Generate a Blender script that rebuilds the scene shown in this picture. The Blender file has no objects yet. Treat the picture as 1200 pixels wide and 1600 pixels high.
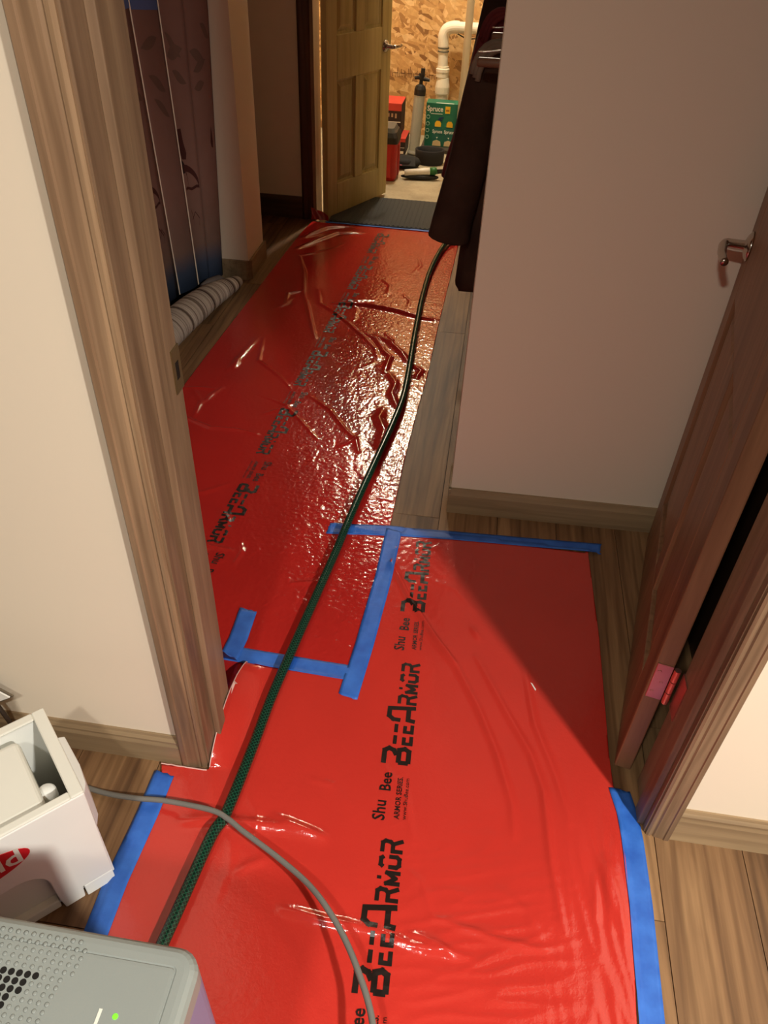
import bpy, bmesh, math, random
from mathutils import Vector, Matrix
random.seed(7)
sc = bpy.context.scene
col = sc.collection
# ------------------------------------------------------------------ camera
R = ((0.988982585, -0.119325097, 0.087606894),
     (0.143672601, 0.631156395, -0.762233422),
     (0.035659926, 0.766422290, 0.641346430))
cd = bpy.data.cameras.new('camera'); cam = bpy.data.objects.new('camera', cd); col.objects.link(cam)
cd.sensor_fit = 'VERTICAL'; cd.sensor_height = 32.0; cd.sensor_width = 24.0
cd.lens = 1205.0 / 1600.0 * 32.0; cd.clip_start = 0.02
M = Matrix(R).to_4x4(); M.translation = (0, 0, 1.5); cam.matrix_world = M
sc.camera = cam
# ------------------------------------------------------------------ world, lights, exposure
w = bpy.data.worlds.new('world'); sc.world = w; w.use_nodes = True
w.node_tree.nodes['Background'].inputs[0].default_value = (1, .85, .7, 1)
w.node_tree.nodes['Background'].inputs[1].default_value = 0.02
def lamp(name, loc, power, color, size):
    ld = bpy.data.lights.new(name, 'AREA'); ld.shape = 'DISK'; ld.size = size
    ld.energy = power; ld.color = color
    o = bpy.data.objects.new(name, ld); col.objects.link(o); o.location = loc
    return o
lamp('ceiling_lamp', (1.62, -.88, 2.40), 124, (1, .965, .88), .14)      # main lamp of the near room
lamp('ceiling_lamp', (-.42, -.80, 2.40), 25, (1, .96, .86), .14)      # second lamp of the near room
ld = bpy.data.lights.new('storage_lamp', 'POINT'); ld.energy = 92; ld.color = (1, .89, .70); ld.shadow_soft_size = .055
lo = bpy.data.objects.new('storage_lamp', ld); col.objects.link(lo); lo.location = (-.55, 5.42, 2.30)      # bulb of the storage room
vs = sc.view_settings
vs.view_transform = 'Standard'; vs.look = 'None'; vs.gamma = 1; vs.use_curve_mapping = False
vs.exposure = 0.18
sc.cycles.max_bounces = 10; sc.cycles.diffuse_bounces = 5; sc.cycles.glossy_bounces = 4
sc.cycles.sample_clamp_indirect = 8
# ------------------------------------------------------------------ helpers
class MB:
    def __init__(s): s.v = []; s.f = []
    def box(s, x0, x1, y0, y1, z0, z1):
        n = len(s.v)
        s.v += [(x, y, z) for z in (z0, z1) for x, y in ((x0, y0), (x1, y0), (x1, y1), (x0, y1))]
        s.f += [tuple(n+i for i in q) for q in ((3,2,1,0),(4,5,6,7),(0,1,5,4),(1,2,6,5),(2,3,7,6),(3,0,4,7))]
        return s
    def loft(s, rings, closed=True, caps=True):
        n = len(s.v); m = len(rings[0])
        for r in rings: s.v += [tuple(p) for p in r]
        for i in range(len(rings)-1):
            for j in range(m if closed else m-1):
                k = (j+1) % m
                s.f.append((n+i*m+j, n+i*m+k, n+(i+1)*m+k, n+(i+1)*m+j))
        if caps and closed:
            s.f.append(tuple(n+j for j in reversed(range(m))))
            s.f.append(tuple(n+(len(rings)-1)*m+j for j in range(m)))
        return s
    def prism(s, poly, axis, a, b):
        def mk(p, t):
            return {'x': (t, p[0], p[1]), 'y': (p[0], t, p[1]), 'z': (p[0], p[1], t)}[axis]
        return s.loft([[mk(p, a) for p in poly], [mk(p, b) for p in poly]])
    def tube(s, pts, rad, seg=10, caps=True, flat=1.0):
        pts = [Vector(p) for p in pts]; rings = []
        up = Vector((0, 0, 1)); prev = None
        for i, p in enumerate(pts):
            d = (pts[min(i+1, len(pts)-1)] - pts[max(i-1, 0)]).normalized()
            if prev is None:
                a = d.cross(up)
                if a.length < 1e-3: a = d.cross(Vector((1, 0, 0)))
            else:
                a = prev - d*prev.dot(d)
            a.normalize(); prev = a; b = a.cross(d)
            r = rad[i] if isinstance(rad, (list, tuple)) else rad
            rings.append([p + a*math.cos(2*math.pi*j/seg)*r + b*math.sin(2*math.pi*j/seg)*r*flat for j in range(seg)])
        return s.loft(rings, True, caps)
    def lathe(s, prof, seg=16, c=(0, 0, 0)):
        return s.loft([[(c[0]+r*math.cos(2*math.pi*j/seg), c[1]+r*math.sin(2*math.pi*j/seg), c[2]+z) for j in range(seg)] for r, z in prof])
    def quad(s, *p):
        n = len(s.v); s.v += [tuple(q) for q in p]; s.f.append(tuple(range(n, n+len(p)))); return s
    def mesh(s, name):
        me = bpy.data.meshes.new(name); me.from_pydata(s.v, [], s.f)
        bm = bmesh.new(); bm.from_mesh(me); bmesh.ops.recalc_face_normals(bm, faces=bm.faces); bm.to_mesh(me); bm.free()
        return me
def obj(name, mb, mat, parent=None, bevel=0, smooth=False, seg=2):
    me = mb.mesh(name) if isinstance(mb, MB) else mb
    if me.materials: pass
    elif mat: me.materials.append(mat)
    o = bpy.data.objects.new(name, me); col.objects.link(o)
    if parent: o.parent = parent
    if smooth:
        for p in me.polygons: p.use_smooth = True
    if bevel:
        b = o.modifiers.new('bevel', 'BEVEL'); b.width = bevel; b.segments = seg; b.limit_method = 'ANGLE'
    return o
def empty(name, loc=(0, 0, 0), rz=0):
    o = bpy.data.objects.new(name, None); col.objects.link(o); o.location = loc; o.rotation_euler = (0, 0, rz)
    o.empty_display_size = .05
    return o
def tag(o, label, cat, group=None, kind=None):
    o['label'] = label
    if cat: o['category'] = cat
    if group: o['group'] = group
    if kind: o['kind'] = kind
    return o
def struct(o, label=None, cat=None):
    o['kind'] = 'structure'
    if label: o['label'] = label
    if cat: o['category'] = cat
    return o
def spline(pts, n=8):
    P = [Vector(p) for p in pts]; out = []
    for i in range(len(P)-1):
        a, b, c, d = P[max(i-1, 0)], P[i], P[i+1], P[min(i+2, len(P)-1)]
        for k in range(n):
            t = k/n
            out.append(.5*((2*b)+(-a+c)*t+(2*a-5*b+4*c-d)*t*t+(-a+3*b-3*c+d)*t**3))
    out.append(P[-1]); return out
# ------------------------------------------------------------------ materials
def hexc(r, g, b):
    f = lambda c: (c/255/12.92) if c/255 <= .04045 else ((c/255+.055)/1.055)**2.4
    return (f(r), f(g), f(b), 1)
class NT:
    def __init__(s, name):
        s.m = bpy.data.materials.new(name); s.m.use_nodes = True; s.t = s.m.node_tree
        s.b = s.t.nodes['Principled BSDF']
    def n(s, typ, **kw):
        nd = s.t.nodes.new(typ)
        for k, v in kw.items():
            if k.startswith('i_'): nd.inputs[int(k[2:])].default_value = v
            else: setattr(nd, k, v)
        return nd
    def l(s, a, b): s.t.links.new(a, b)
    def ramp(s, fac, stops):
        r = s.n('ShaderNodeValToRGB'); el = r.color_ramp.elements
        while len(el) < len(stops): el.new(.5)
        for e, (p, c) in zip(el, stops): e.position = p; e.color = c
        s.l(fac, r.inputs[0]); return r.outputs[0]
    def coord(s, scale=(1, 1, 1), rand=True, rot=(0, 0, 0), space='Object'):
        tc = s.n('ShaderNodeTexCoord'); mp = s.n('ShaderNodeMapping')
        mp.inputs['Scale'].default_value = scale; mp.inputs['Rotation'].default_value = rot
        if rand:
            oi = s.n('ShaderNodeObjectInfo'); ml = s.n('ShaderNodeMath', operation='MULTIPLY', i_1=37.0)
            s.l(oi.outputs['Random'], ml.inputs[0])
            cx = s.n('ShaderNodeCombineXYZ')
            for i in range(3): s.l(ml.outputs[0], cx.inputs[i])
            ad = s.n('ShaderNodeVectorMath', operation='ADD')
            s.l(tc.outputs[space], ad.inputs[0]); s.l(cx.outputs[0], ad.inputs[1]); s.l(ad.outputs[0], mp.inputs[0])
        else: s.l(tc.outputs[space], mp.inputs[0])
        return mp.outputs[0]
    def noise(s, vec, scale, detail=3, rough=.55, dist=0):
        nz = s.n('ShaderNodeTexNoise'); nz.inputs['Scale'].default_value = scale; nz.inputs['Detail'].default_value = detail
        nz.inputs['Roughness'].default_value = rough; nz.inputs['Distortion'].default_value = dist
        s.l(vec, nz.inputs['Vector']); return nz.outputs[0]
    def mix(s, fac, a, b, mode='MIX'):
        mx = s.n('ShaderNodeMix', data_type='RGBA', blend_type=mode)
        for v, i in ((fac, 0), (a, 6), (b, 7)):
            if hasattr(v, 'is_linked'): s.l(v, mx.inputs[i])
            else: mx.inputs[i].default_value = v
        return mx.outputs[2]
    def bump(s, h, strength=.3, dist=.002, normal=None):
        bp = s.n('ShaderNodeBump'); bp.inputs['Strength'].default_value = strength; bp.inputs['Distance'].default_value = dist
        s.l(h, bp.inputs['Height'])
        if normal: s.l(normal, bp.inputs['Normal'])
        return bp.outputs[0]
    def set(s, color=None, rough=None, normal=None, metal=None, spec=None):
        for v, k in ((color, 'Base Color'), (rough, 'Roughness'), (normal, 'Normal'), (metal, 'Metallic'), (spec, 'Specular IOR Level')):
            if v is None: continue
            if hasattr(v, 'is_linked'): s.l(v, s.b.inputs[k])
            else: s.b.inputs[k].default_value = v
        return s.m
def plain(name, c, rough=.5, metal=0, spec=.5, var=.06, bumps=0, bscale=200):
    t = NT(name); v = t.coord((1, 1, 1))
    nz = t.noise(v, 6, 3)
    d = tuple(max(0, x*(1-var*2)) for x in c[:3])+(1,); e = tuple(min(1, x*(1+var)) for x in c[:3])+(1,)
    cc = t.ramp(nz, [(.3, d), (.7, e)])
    nrm = t.bump(t.noise(v, bscale, 2), bumps, .001) if bumps else None
    return t.set(cc, rough, nrm, metal, spec)
def wood(name, dark, mid, light, axis='Z', rough=.42, k=1.0, contrast=1.0):
    t = NT(name)
    a, c, f = .9, 13*k, 70*k
    sc1 = {'X': (a, c, c), 'Y': (c, a, c), 'Z': (c, c, a)}[axis]
    sc2 = {'X': (3.0, f, f), 'Y': (f, 3.0, f), 'Z': (f, f, 3.0)}[axis]
    sc3 = {'X': (.5, 5, 5), 'Y': (5, .5, 5), 'Z': (5, 5, .5)}[axis]
    n1 = t.noise(t.coord(sc1), 1.0, 5, .6, .6)
    base = t.ramp(n1, [(.25, dark), (.48, mid), (.75, light)])
    wv = t.n('ShaderNodeTexWave', wave_type='BANDS', bands_direction={'X': 'Y', 'Y': 'X', 'Z': 'X'}[axis])
    wv.inputs['Scale'].default_value = 2.2*k; wv.inputs['Distortion'].default_value = 7; wv.inputs['Detail'].default_value = 3
    wv.inputs['Detail Scale'].default_value = 1.1
    t.l(t.coord(sc3), wv.inputs['Vector'])
    wm = t.ramp(wv.outputs['Fac'], [(.0, (.62, .58, .55, 1)), (.25, (1, 1, 1, 1)), (1, (1, 1, 1, 1))])
    base = t.mix(.55*contrast, base, wm, 'MULTIPLY')
    n2 = t.noise(t.coord(sc2), 1.0, 3, .6)
    fm = t.ramp(n2, [(.3, (.66, .63, .6, 1)), (.62, (1, 1, 1, 1))])
    base = t.mix(.7*contrast, base, fm, 'MULTIPLY')
    oi = t.n('ShaderNodeObjectInfo')
    pr = t.ramp(oi.outputs['Random'], [(0, (.80, .80, .80, 1)), (1, (1.0, .98, .95, 1))])
    base = t.mix(1.0, base, pr, 'MULTIPLY')
    return t.set(base, rough, t.bump(n2, .3, .001), 0, .35)
def paint(name, c):
    t = NT(name); v = t.coord((1, 1, 1), rand=False, space='Object')
    n = t.noise(v, 90, 3)
    return t.set(c, .62, t.bump(n, .12, .001))
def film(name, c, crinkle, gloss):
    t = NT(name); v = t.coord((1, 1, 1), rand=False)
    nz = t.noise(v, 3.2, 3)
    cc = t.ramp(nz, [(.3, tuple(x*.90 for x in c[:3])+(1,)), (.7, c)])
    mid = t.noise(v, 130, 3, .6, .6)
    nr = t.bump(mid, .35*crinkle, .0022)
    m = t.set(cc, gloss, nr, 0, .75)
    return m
WALL = paint('cream_wall_paint', hexc(236, 222, 200))
CEIL = paint('greyed_ceiling_paint', hexc(190, 180, 165))  # ceiling toned down to weaken bounced light
DIMWALL = paint('bounce_cutting_wall', hexc(120, 100, 80))  # out-of-view room walls browned to cut bounced light
TRIM = wood('stained_pine_trim', hexc(104, 82, 64), hexc(148, 120, 94), hexc(174, 146, 114), 'Z')
TRIMX = wood('stained_pine_baseboard', hexc(136, 114, 86), hexc(164, 140, 108), hexc(186, 162, 126), 'X', contrast=.6)
TRIMY = wood('stained_pine_baseboard_side', hexc(136, 114, 86), hexc(164, 140, 108), hexc(186, 162, 126), 'Y', contrast=.6)
PLANK = wood('laminate_plank', hexc(84, 60, 42), hexc(136, 102, 70), hexc(182, 144, 102), 'Y', .52, .9, 1.15)
DOORW = wood('stained_door_wood', hexc(116, 82, 58), hexc(146, 108, 78), hexc(170, 130, 96), 'Z', .45, 1.0, .6)
FDOOR = wood('pine_door_wood', hexc(180, 168, 112), hexc(206, 194, 136), hexc(220, 210, 154), 'Z', .5, .8, .35)
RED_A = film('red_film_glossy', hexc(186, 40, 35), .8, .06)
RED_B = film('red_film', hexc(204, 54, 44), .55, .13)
TORN = plain('torn_film_edge', hexc(235, 190, 180), .6)
INK = plain('black_ink', hexc(30, 22, 18), .35)
TAPE = None
def tape_mat():
    t = NT('blue_painters_tape'); v = t.coord((1, 1, 1))
    n = t.noise(v, 22, 3); f = t.noise(v, 420, 2)
    return t.set(t.ramp(n, [(.3, hexc(38, 92, 184)), (.7, hexc(56, 116, 208))]), .5, t.bump(f, .25, .0006, t.bump(n, .3, .003)))
TAPE = tape_mat()
WHITEP = plain('white_plastic', hexc(238, 238, 232), .32, var=.01)
WHITEP2 = plain('off_white_plastic', hexc(230, 228, 216), .36, var=.01)
GREYP = plain('grey_plastic', hexc(140, 146, 142), .42, var=.02, bumps=.15, bscale=500)
BLUEGREY = plain('reflection_tinted_plastic', hexc(126, 132, 168), .38, var=.03)  # grey side with the blue tape's reflection put into its colour
BLACK = plain('black_plastic', hexc(20, 20, 20), .45)
RUBBER = plain('dark_rubber', hexc(52, 54, 52), .8, bumps=.6, bscale=90)
CHROME = plain('satin_nickel', hexc(190, 182, 172), .22, 1.0)
BRONZE = plain('coppery_hinge_metal', hexc(200, 140, 128), .36, .85)
PVC = plain('white_pvc', hexc(236, 232, 212), .35, var=.02)
CORD = plain('grey_cord_rubber', hexc(120, 118, 112), .45)
COAT = plain('dark_brown_cloth', hexc(72, 50, 40), .95, spec=.15, var=.2, bumps=.5, bscale=400)
COAT2 = plain('maroon_cloth', hexc(112, 48, 48), .95, spec=.15, var=.2, bumps=.5, bscale=400)
CUFF = plain('rim_lit_brown_ribs', hexc(132, 114, 98), .95, spec=.15, var=.15, bumps=.6, bscale=300)  # ribs paler than the coat: storage lamp's rim light put into the colour
REDP = plain('red_plastic', hexc(170, 26, 24), .4)
REDBOX = plain('red_cardboard', hexc(196, 62, 46), .6)
GREENBOX = plain('green_cardboard', hexc(22, 110, 82), .55)
YELL = plain('yellow_print', hexc(240, 190, 40), .55)
WPRINT = plain('white_print', hexc(232, 232, 220), .55)
GREENP = plain('green_plastic', hexc(40, 110, 50), .5)
TUBEG = plain('pale_grey_tube', hexc(168, 174, 166), .4, var=.02)
WOODBAR = plain('brown_hanger_wood', hexc(128, 92, 70), .45)
CREAMTAG = plain('white_card', hexc(240, 236, 226), .6, var=.01)
LOGO = plain('red_logo', hexc(206, 30, 38), .4)
SILLG = plain('side_lavender', hexc(196, 200, 224), .4)
def led_mat():
    t = NT('green_led'); t.set(hexc(90, 230, 40), .4)
    t.b.inputs['Emission Color'].default_value = hexc(110, 255, 40); t.b.inputs['Emission Strength'].default_value = 1.2
    return t.m
LED = led_mat()
def concrete():
    t = NT('concrete'); v = t.coord((1, 1, 1), rand=False); n = t.noise(v, 3, 5, .65); f = t.noise(v, 60, 3)
    return t.set(t.mix(.25, t.ramp(n, [(.3, hexc(150, 138, 112)), (.7, hexc(198, 186, 156))]), f, 'MULTIPLY'), .8, t.bump(f, .3, .002))
CONC = concrete()
def osb():
    t = NT('strand_board'); out = None
    for i, (ang, s) in enumerate(((.35, 1), (1.25, 1.2), (2.2, .9), (2.8, 1.1))):
        tc = t.n('ShaderNodeTexCoord'); nd = t.n('ShaderNodeMapping'); nd.inputs['Rotation'].default_value = (0, ang, 0)
        nd2 = t.n('ShaderNodeMapping'); nd2.inputs['Scale'].default_value = (13*s, 1, 40*s); nd2.inputs['Location'].default_value = (i*3.3, 0, i*1.7)
        t.l(tc.outputs['Object'], nd.inputs[0]); t.l(nd.outputs[0], nd2.inputs[0])
        vo = t.n('ShaderNodeTexVoronoi'); vo.inputs['Scale'].default_value = 1.0; t.l(nd2.outputs[0], vo.inputs['Vector'])
        sep = t.n('ShaderNodeSeparateColor'); t.l(vo.outputs['Color'], sep.inputs[0])
        c = t.ramp(sep.outputs[0], [(0, hexc(140, 98, 54)), (.2, hexc(192, 146, 88)), (.6, hexc(214, 172, 112)), (1, hexc(232, 198, 142))])
        if out is None: out = c
        else:
            gt = t.n('ShaderNodeMath', operation='GREATER_THAN', i_1=.5); t.l(sep.outputs[1], gt.inputs[0])
            out = t.mix(gt.outputs[0], out, c)
    gn = t.noise(t.coord((1, 1, 1), rand=False), 40, 4)
    out = t.mix(.5, out, t.ramp(gn, [(.3, (.7, .65, .6, 1)), (.6, (1, 1, 1, 1))]), 'MULTIPLY')
    return t.set(out, .6, t.bump(gn, .2, .002))
OSB = osb()
def hose_mat():
    t = NT('green_hose')
    tc = t.n('ShaderNodeUVMap'); mp = t.n('ShaderNodeMapping'); t.l(tc.outputs[0], mp.inputs[0])
    outs = []
    for r in (.7, -.7):
        m2 = t.n('ShaderNodeMapping'); m2.inputs['Rotation'].default_value = (0, 0, r); t.l(mp.outputs[0], m2.inputs[0])
        wv = t.n('ShaderNodeTexWave', wave_type='BANDS', bands_direction='X'); wv.inputs['Scale'].default_value = 50; t.l(m2.outputs[0], wv.inputs['Vector'])
        outs.append(t.ramp(wv.outputs['Fac'], [(.86, (0, 0, 0, 1)), (.97, (1, 1, 1, 1))]))
    s = t.mix(1.0, outs[0], outs[1], 'ADD')
    return t.set(t.mix(s, hexc(8, 36, 26), hexc(30, 80, 58)), .25, None, 0, .5)
HOSE = hose_mat()
def towel_mat():
    t = NT('striped_towel'); v = t.coord((.35, 1, .25), rand=False)
    sep = t.n('ShaderNodeSeparateXYZ'); t.l(v, sep.inputs[0])
    ad = t.n('ShaderNodeMath', operation='ADD'); t.l(sep.outputs[1], ad.inputs[0]); t.l(sep.outputs[0], ad.inputs[1])
    nz = t.n('ShaderNodeTexNoise', noise_dimensions='1D'); nz.inputs['Scale'].default_value = 26; nz.inputs['Detail'].default_value = 5; nz.inputs['Roughness'].default_value = .75
    t.l(ad.outputs[0], nz.inputs['W'])
    c = t.ramp(nz.outputs[0], [(.36, hexc(76, 62, 56)), (.44, hexc(128, 114, 102)), (.50, hexc(196, 184, 170)), (.56, hexc(152, 140, 128)), (.66, hexc(206, 196, 184))])
    f = t.noise(t.coord((1, 1, 1)), 350, 2)
    return t.set(c, .95, t.bump(f, .6, .003), 0, .1)
TOWEL = towel_mat()
def curtain_mat():
    t = NT('printed_curtain_cloth'); tc = t.n('ShaderNodeTexCoord'); sep = t.n('ShaderNodeSeparateXYZ'); t.l(tc.outputs['Object'], sep.inputs[0])
    c = t.ramp(sep.outputs[2], [(.0, hexc(66, 84, 112)), (.10, hexc(76, 86, 108)), (.19, hexc(124, 98, 86)), (.45, hexc(138, 102, 90)), (.9, hexc(128, 90, 78))])  # cloth tones darkened, standing in for shade on the curtain
    n = t.noise(t.coord((1, 1, 1)), 14, 3)
    c = t.mix(.2, c, t.ramp(n, [(.3, (.7, .6, .55, 1)), (.7, (1, 1, 1, 1))]), 'MULTIPLY')
    return t.set(c, .8, None, 0, .2)
CURT = curtain_mat()
HEM = plain('pale_curtain_hem', hexc(246, 224, 200), .7)
CPRINT = plain('brown_curtain_print', hexc(70, 26, 18), .8)
CPRINT2 = plain('faded_leaf_print', hexc(104, 72, 58), .8)
CBLUE = plain('blue_curtain_band', hexc(84, 96, 140), .8)
# ------------------------------------------------------------------ the setting
# floor: one base slab with laminate planks as its pieces
fl = obj('floor', MB().box(-2.4, 2.2, -2.4, 4.20, -.10, -.008), plain('floor_gap', hexc(40, 30, 22), .8))
struct(fl, 'brown wood-look laminate floor running along the hall', 'floor')
PW, PL = .1745, 1.22
plmesh = MB().box(-PW/2+.0009, PW/2-.0009, -PL/2+.0009, PL/2-.0009, -.008, 0).mesh('plank')
plmesh.materials.append(PLANK)
first = True
for i in range(-7, 9):
    x = -.0365 + (i+.5)*PW
    off = {-1: 1.965-2*PL, 0: .35, 1: .9}.get(i, (i*.437) % PL) % PL
    y = -1.4 - PL + off
    while y < 4.2:
        y0, y1 = max(y, -.9), min(y+PL, 4.2)
        if y1-y0 > .05:
            if y1-y0 > PL-.001:
                o = bpy.data.objects.new('plank', plmesh); col.objects.link(o); o.location = (x, y+PL/2, 0)
            else:
                o = obj('plank', MB().box(-PW/2+.0009, PW/2-.0009, -(y1-y0)/2+.0009, (y1-y0)/2-.0009, -.008, 0), PLANK); o.location = (x, (y0+y1)/2, 0)
            o.parent = fl
            if first: b = None; first = False
        y += PL
fc = struct(obj('floor_storage', MB().box(-2.4, 2.2, 4.20, 6.3, -.10, -.002), CONC), 'bare concrete floor of the storage room', 'floor')
ce = struct(obj('ceiling', MB().box(-2.4, 2.2, -2.4, 6.3, 2.44, 2.54), CEIL))
# near room walls; door wall occupies y .875-1.02
XL, XR = -.452, .466
WY0, WY1 = .875, 1.020
wl = struct(obj('wall_left', MB().box(-2.2, XL-.018, WY0, WY1, 0, 2.44), WALL), 'cream painted wall left of the near doorway', 'wall')
wr = struct(obj('wall_right', MB().box(XR+.018, 2.2, WY0, .985, 0, 2.44), WALL), 'cream painted wall right of the near doorway', 'wall')
struct(obj('wall_header', MB().box(XL-.018, XR+.018, WY0, WY1, 2.07, 2.44), WALL))
struct(obj('wall_room_left', MB().box(-2.3, -2.2, -2.4, 4.2, 0, 2.44), DIMWALL))
struct(obj('wall_room_right', MB().box(2.1, 2.2, -2.4, 6.3, 0, 2.44), DIMWALL))
struct(obj('wall_room_rear', MB().box(-2.3, 2.2, -2.5, -2.4, 0, 2.44), DIMWALL))
# pink-looking wall end between hall and the space behind the door (turned 2 degrees)
wp = struct(obj('wall_middle', MB().box(0, 1.2, 0, .115, 0, 2.44), WALL), 'cream wall facing the open door, in soft light', 'wall')
wp.location = (-.012, 1.832, 0); wp.rotation_euler.z = math.radians(1.5)
bs = struct(obj('baseboard_middle', MB().prism([(0, 0), (-.014, 0), (-.014, .066), (-.009, .078), (-.006, .086), (0, .086)], 'x', -.006, 1.2), TRIMX), 'wooden baseboard of the wall facing the open door', 'baseboard')
bs.location = (-.012, 1.832, 0); bs.rotation_euler.z = math.radians(1.5)
bs2 = struct(obj('baseboard_hall', MB().prism([(0, 0), (-.006, 0), (-.006, .086), (0, .086)], 'y', -.012, .115), TRIMY)); bs2.location = (-.012, 1.832, 0); bs2.rotation_euler.z = math.radians(1.5)
struct(obj('wall_gap_darkener', MB().box(.64, .74, .985, 1.82, 0, 2.44), wood('gap_darkening_wood', hexc(50, 34, 24), hexc(66, 46, 32), hexc(80, 56, 40), 'Z')))  # wall set close and coloured dark so the door's hinge gap reads black
struct(obj('wall_closet', MB().box(.62, .72, 1.98, 4.2, 0, 2.44), WALL))
# hall left side
struct(obj('wall_hall_left', MB().box(-1.46, -1.36, 1.02, 3.345, 0, 2.44), WALL))
st = struct(obj('wall_stub', MB().box(-1.46, -1.066, 3.345, 3.60, 0, 2.44), WALL), 'narrow wall end beside the printed curtain', 'wall')
sb = struct(obj('baseboard_stub', MB().prism([(-1.30, 3.331), (-1.075, 3.331), (-1.052, 3.352), (-1.052, 3.602), (-1.064, 3.602), (-1.064, 3.345), (-1.30, 3.345)], 'z', 0, .088), TRIMY), 'dark wooden baseboard wrapping the narrow wall end', 'baseboard')
wb = struct(obj('wall_back', MB().box(-2.2, -1.0, 4.20, 4.32, 0, 2.44).box(-.105, 2.1, 4.20, 4.32, 0, 2.44).box(-1.0, -.105, 4.20, 4.32, 2.06, 2.44), WALL), 'shaded wall at the hall end with the storage doorway', 'wall')
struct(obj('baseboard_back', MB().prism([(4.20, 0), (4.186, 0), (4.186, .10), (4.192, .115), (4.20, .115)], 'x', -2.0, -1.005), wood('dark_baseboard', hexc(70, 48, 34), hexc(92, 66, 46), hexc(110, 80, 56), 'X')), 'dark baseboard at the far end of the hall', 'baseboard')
# storage room
struct(obj('wall_storage', MB().box(-2.4, 2.2, 6.10, 6.2, 0, 2.44), OSB), 'strand board wall of the storage room', 'wall')
struct(obj('wall_storage_left', MB().box(-2.3, -2.2, 4.32, 6.2, 0, 2.44), OSB))
# door casings and jambs of the near doorway
def casing(name, x_in, x_out, yface, sgn, label, h=2.09):
    prof = [(0, 0), (0, .010), (.10, .0125), (.20, .0125), (.22, .010), (.27, .0105), (.33, .0135), (.72, .016), (.76, .0185), (.95, .0185), (1, .016), (1, 0)]
    poly = [(x_in+(x_out-x_in)*t, yface+sgn*d) for t, d in prof]
    return struct(obj(name, MB().prism(poly, 'z', 0, h), TRIM), label, 'door casing')
casing('trim_1', XL-.004, -.509, WY0, -1, 'wide moulded wooden casing on the left of the near doorway')
casing('trim_2', XR+.004, .516, WY0, -1, 'moulded wooden casing on the right of the near doorway')
casing('trim_3', XL-.004, -.509, WY1, 1, 'hall side casing left of the near doorway')
def jamb(name, x, sgn, label, yend):
    m = MB()
    x1 = x+sgn*.018
    m.box(min(x, x1), max(x, x1), WY0-.006, yend, 0, 2.07)
    xs = x-sgn*.011
    m.prism([(x, yend-.105), (xs, yend-.100), (xs, yend-.066), (x, yend-.064)], 'z', 0, 2.06)
    return struct(obj(name, m, TRIM, bevel=.0015), label, 'door jamb')
jl = jamb('trim_5', XL, -1, 'left wooden jamb with door stop and strike plate', WY1+.004)
jr = jamb('trim_6', XR, 1, 'right wooden jamb behind the hinge of the open door', .987)
sp = obj('strike_plate', MB().box(XL-.001, XL+.0022, .996, 1.026, .850, .925), plain('dull_brass', hexc(150, 132, 96), .4, .8), jl)
obj('strike_hole', MB().box(XL, XL+.0026, 1.004, 1.016, .872, .902), BLACK, jl)
struct(obj('trim_7', MB().box(XL-.018, XR+.018, WY0-.006, WY1+.004, 2.05, 2.07), TRIMX))
BBP = [(0, 0), (-.014, 0), (-.014, .060), (-.011, .068), (-.011, .074), (-.006, .080), (-.004, .087), (0, .087)]
struct(obj('baseboard_left', MB().prism([(WY0+a, b) for a, b in BBP], 'x', -2.2, -.509), TRIMX), 'wooden baseboard under the cream wall left of the doorway', 'baseboard')
struct(obj('baseboard_right', MB().prism([(WY0+a, b+(.012 if b > .05 else 0)) for a, b in BBP], 'x', .516, 2.1), TRIMX), 'wooden baseboard under the cream wall right of the doorway', 'baseboard')
# far doorway frame
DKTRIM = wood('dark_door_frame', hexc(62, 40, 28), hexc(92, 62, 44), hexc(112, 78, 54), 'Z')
def ftrim(name, x0, x1, label):
    return struct(obj(name, MB().prism([(x0, 4.20), (x0, 4.183), (x0+.012, 4.180), ((x0+x1)/2, 4.186), (x1-.008, 4.186), (x1, 4.19), (x1, 4.20)], 'z', 0, 2.10), DKTRIM), label, 'door casing')
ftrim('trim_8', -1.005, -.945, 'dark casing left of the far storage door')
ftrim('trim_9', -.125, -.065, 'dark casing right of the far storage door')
struct(obj('trim_10', MB().box(-.945, -.928, 4.19, 4.33, 0, 2.06), TRIM), 'left jamb of the far storage doorway', 'door jamb')
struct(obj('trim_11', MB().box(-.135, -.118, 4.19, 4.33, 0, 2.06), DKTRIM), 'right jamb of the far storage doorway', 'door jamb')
# ------------------------------------------------------------------ doors
def make_door(name, W, H, T, loc, ang, mat, rows, label, stile=.10, mull=.09, z0=.012):
    m = MB()
    y0, y1 = -T, 0
    m.box(0, stile, y0, y1, z0, H); m.box(W-stile, W, y0, y1, z0, H)
    zs = [z0]+[z for r in rows for z in r]+[H]
    for a, b in zip(zs[0::2], zs[1::2]): m.box(stile, W-stile, y0, y1, a, b)
    c0, c1 = W/2-mull/2, W/2+mull/2
    for a, b in rows: m.box(c0, c1, y0, y1, a, b)
    d = obj(name, m, mat, bevel=.003)
    d.location = loc; d.rotation_euler.z = ang
    struct(d, label, 'door')
    for a, b in rows:
        for x0, x1 in ((stile, c0), (c1, W-stile)):
            e = .034; p = MB()
            rings = [[(x0+i, yy, a+i), (x1-i, yy, a+i), (x1-i, yy, b-i), (x0+i, yy, b-i)]
                     for i, yy in ((0, -.010), (.010, -.013), (.012, -.015), (e, -.006), (e+.001, -.0055))]
            back = [[(q[0], -T-q[1], q[2]) for q in r] for r in rings]
            p.loft(rings, caps=False); p.quad(*rings[-1]); p.loft(back, caps=False); p.quad(*back[-1])
            obj('door_panel', p, mat, d)
    return d
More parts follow.
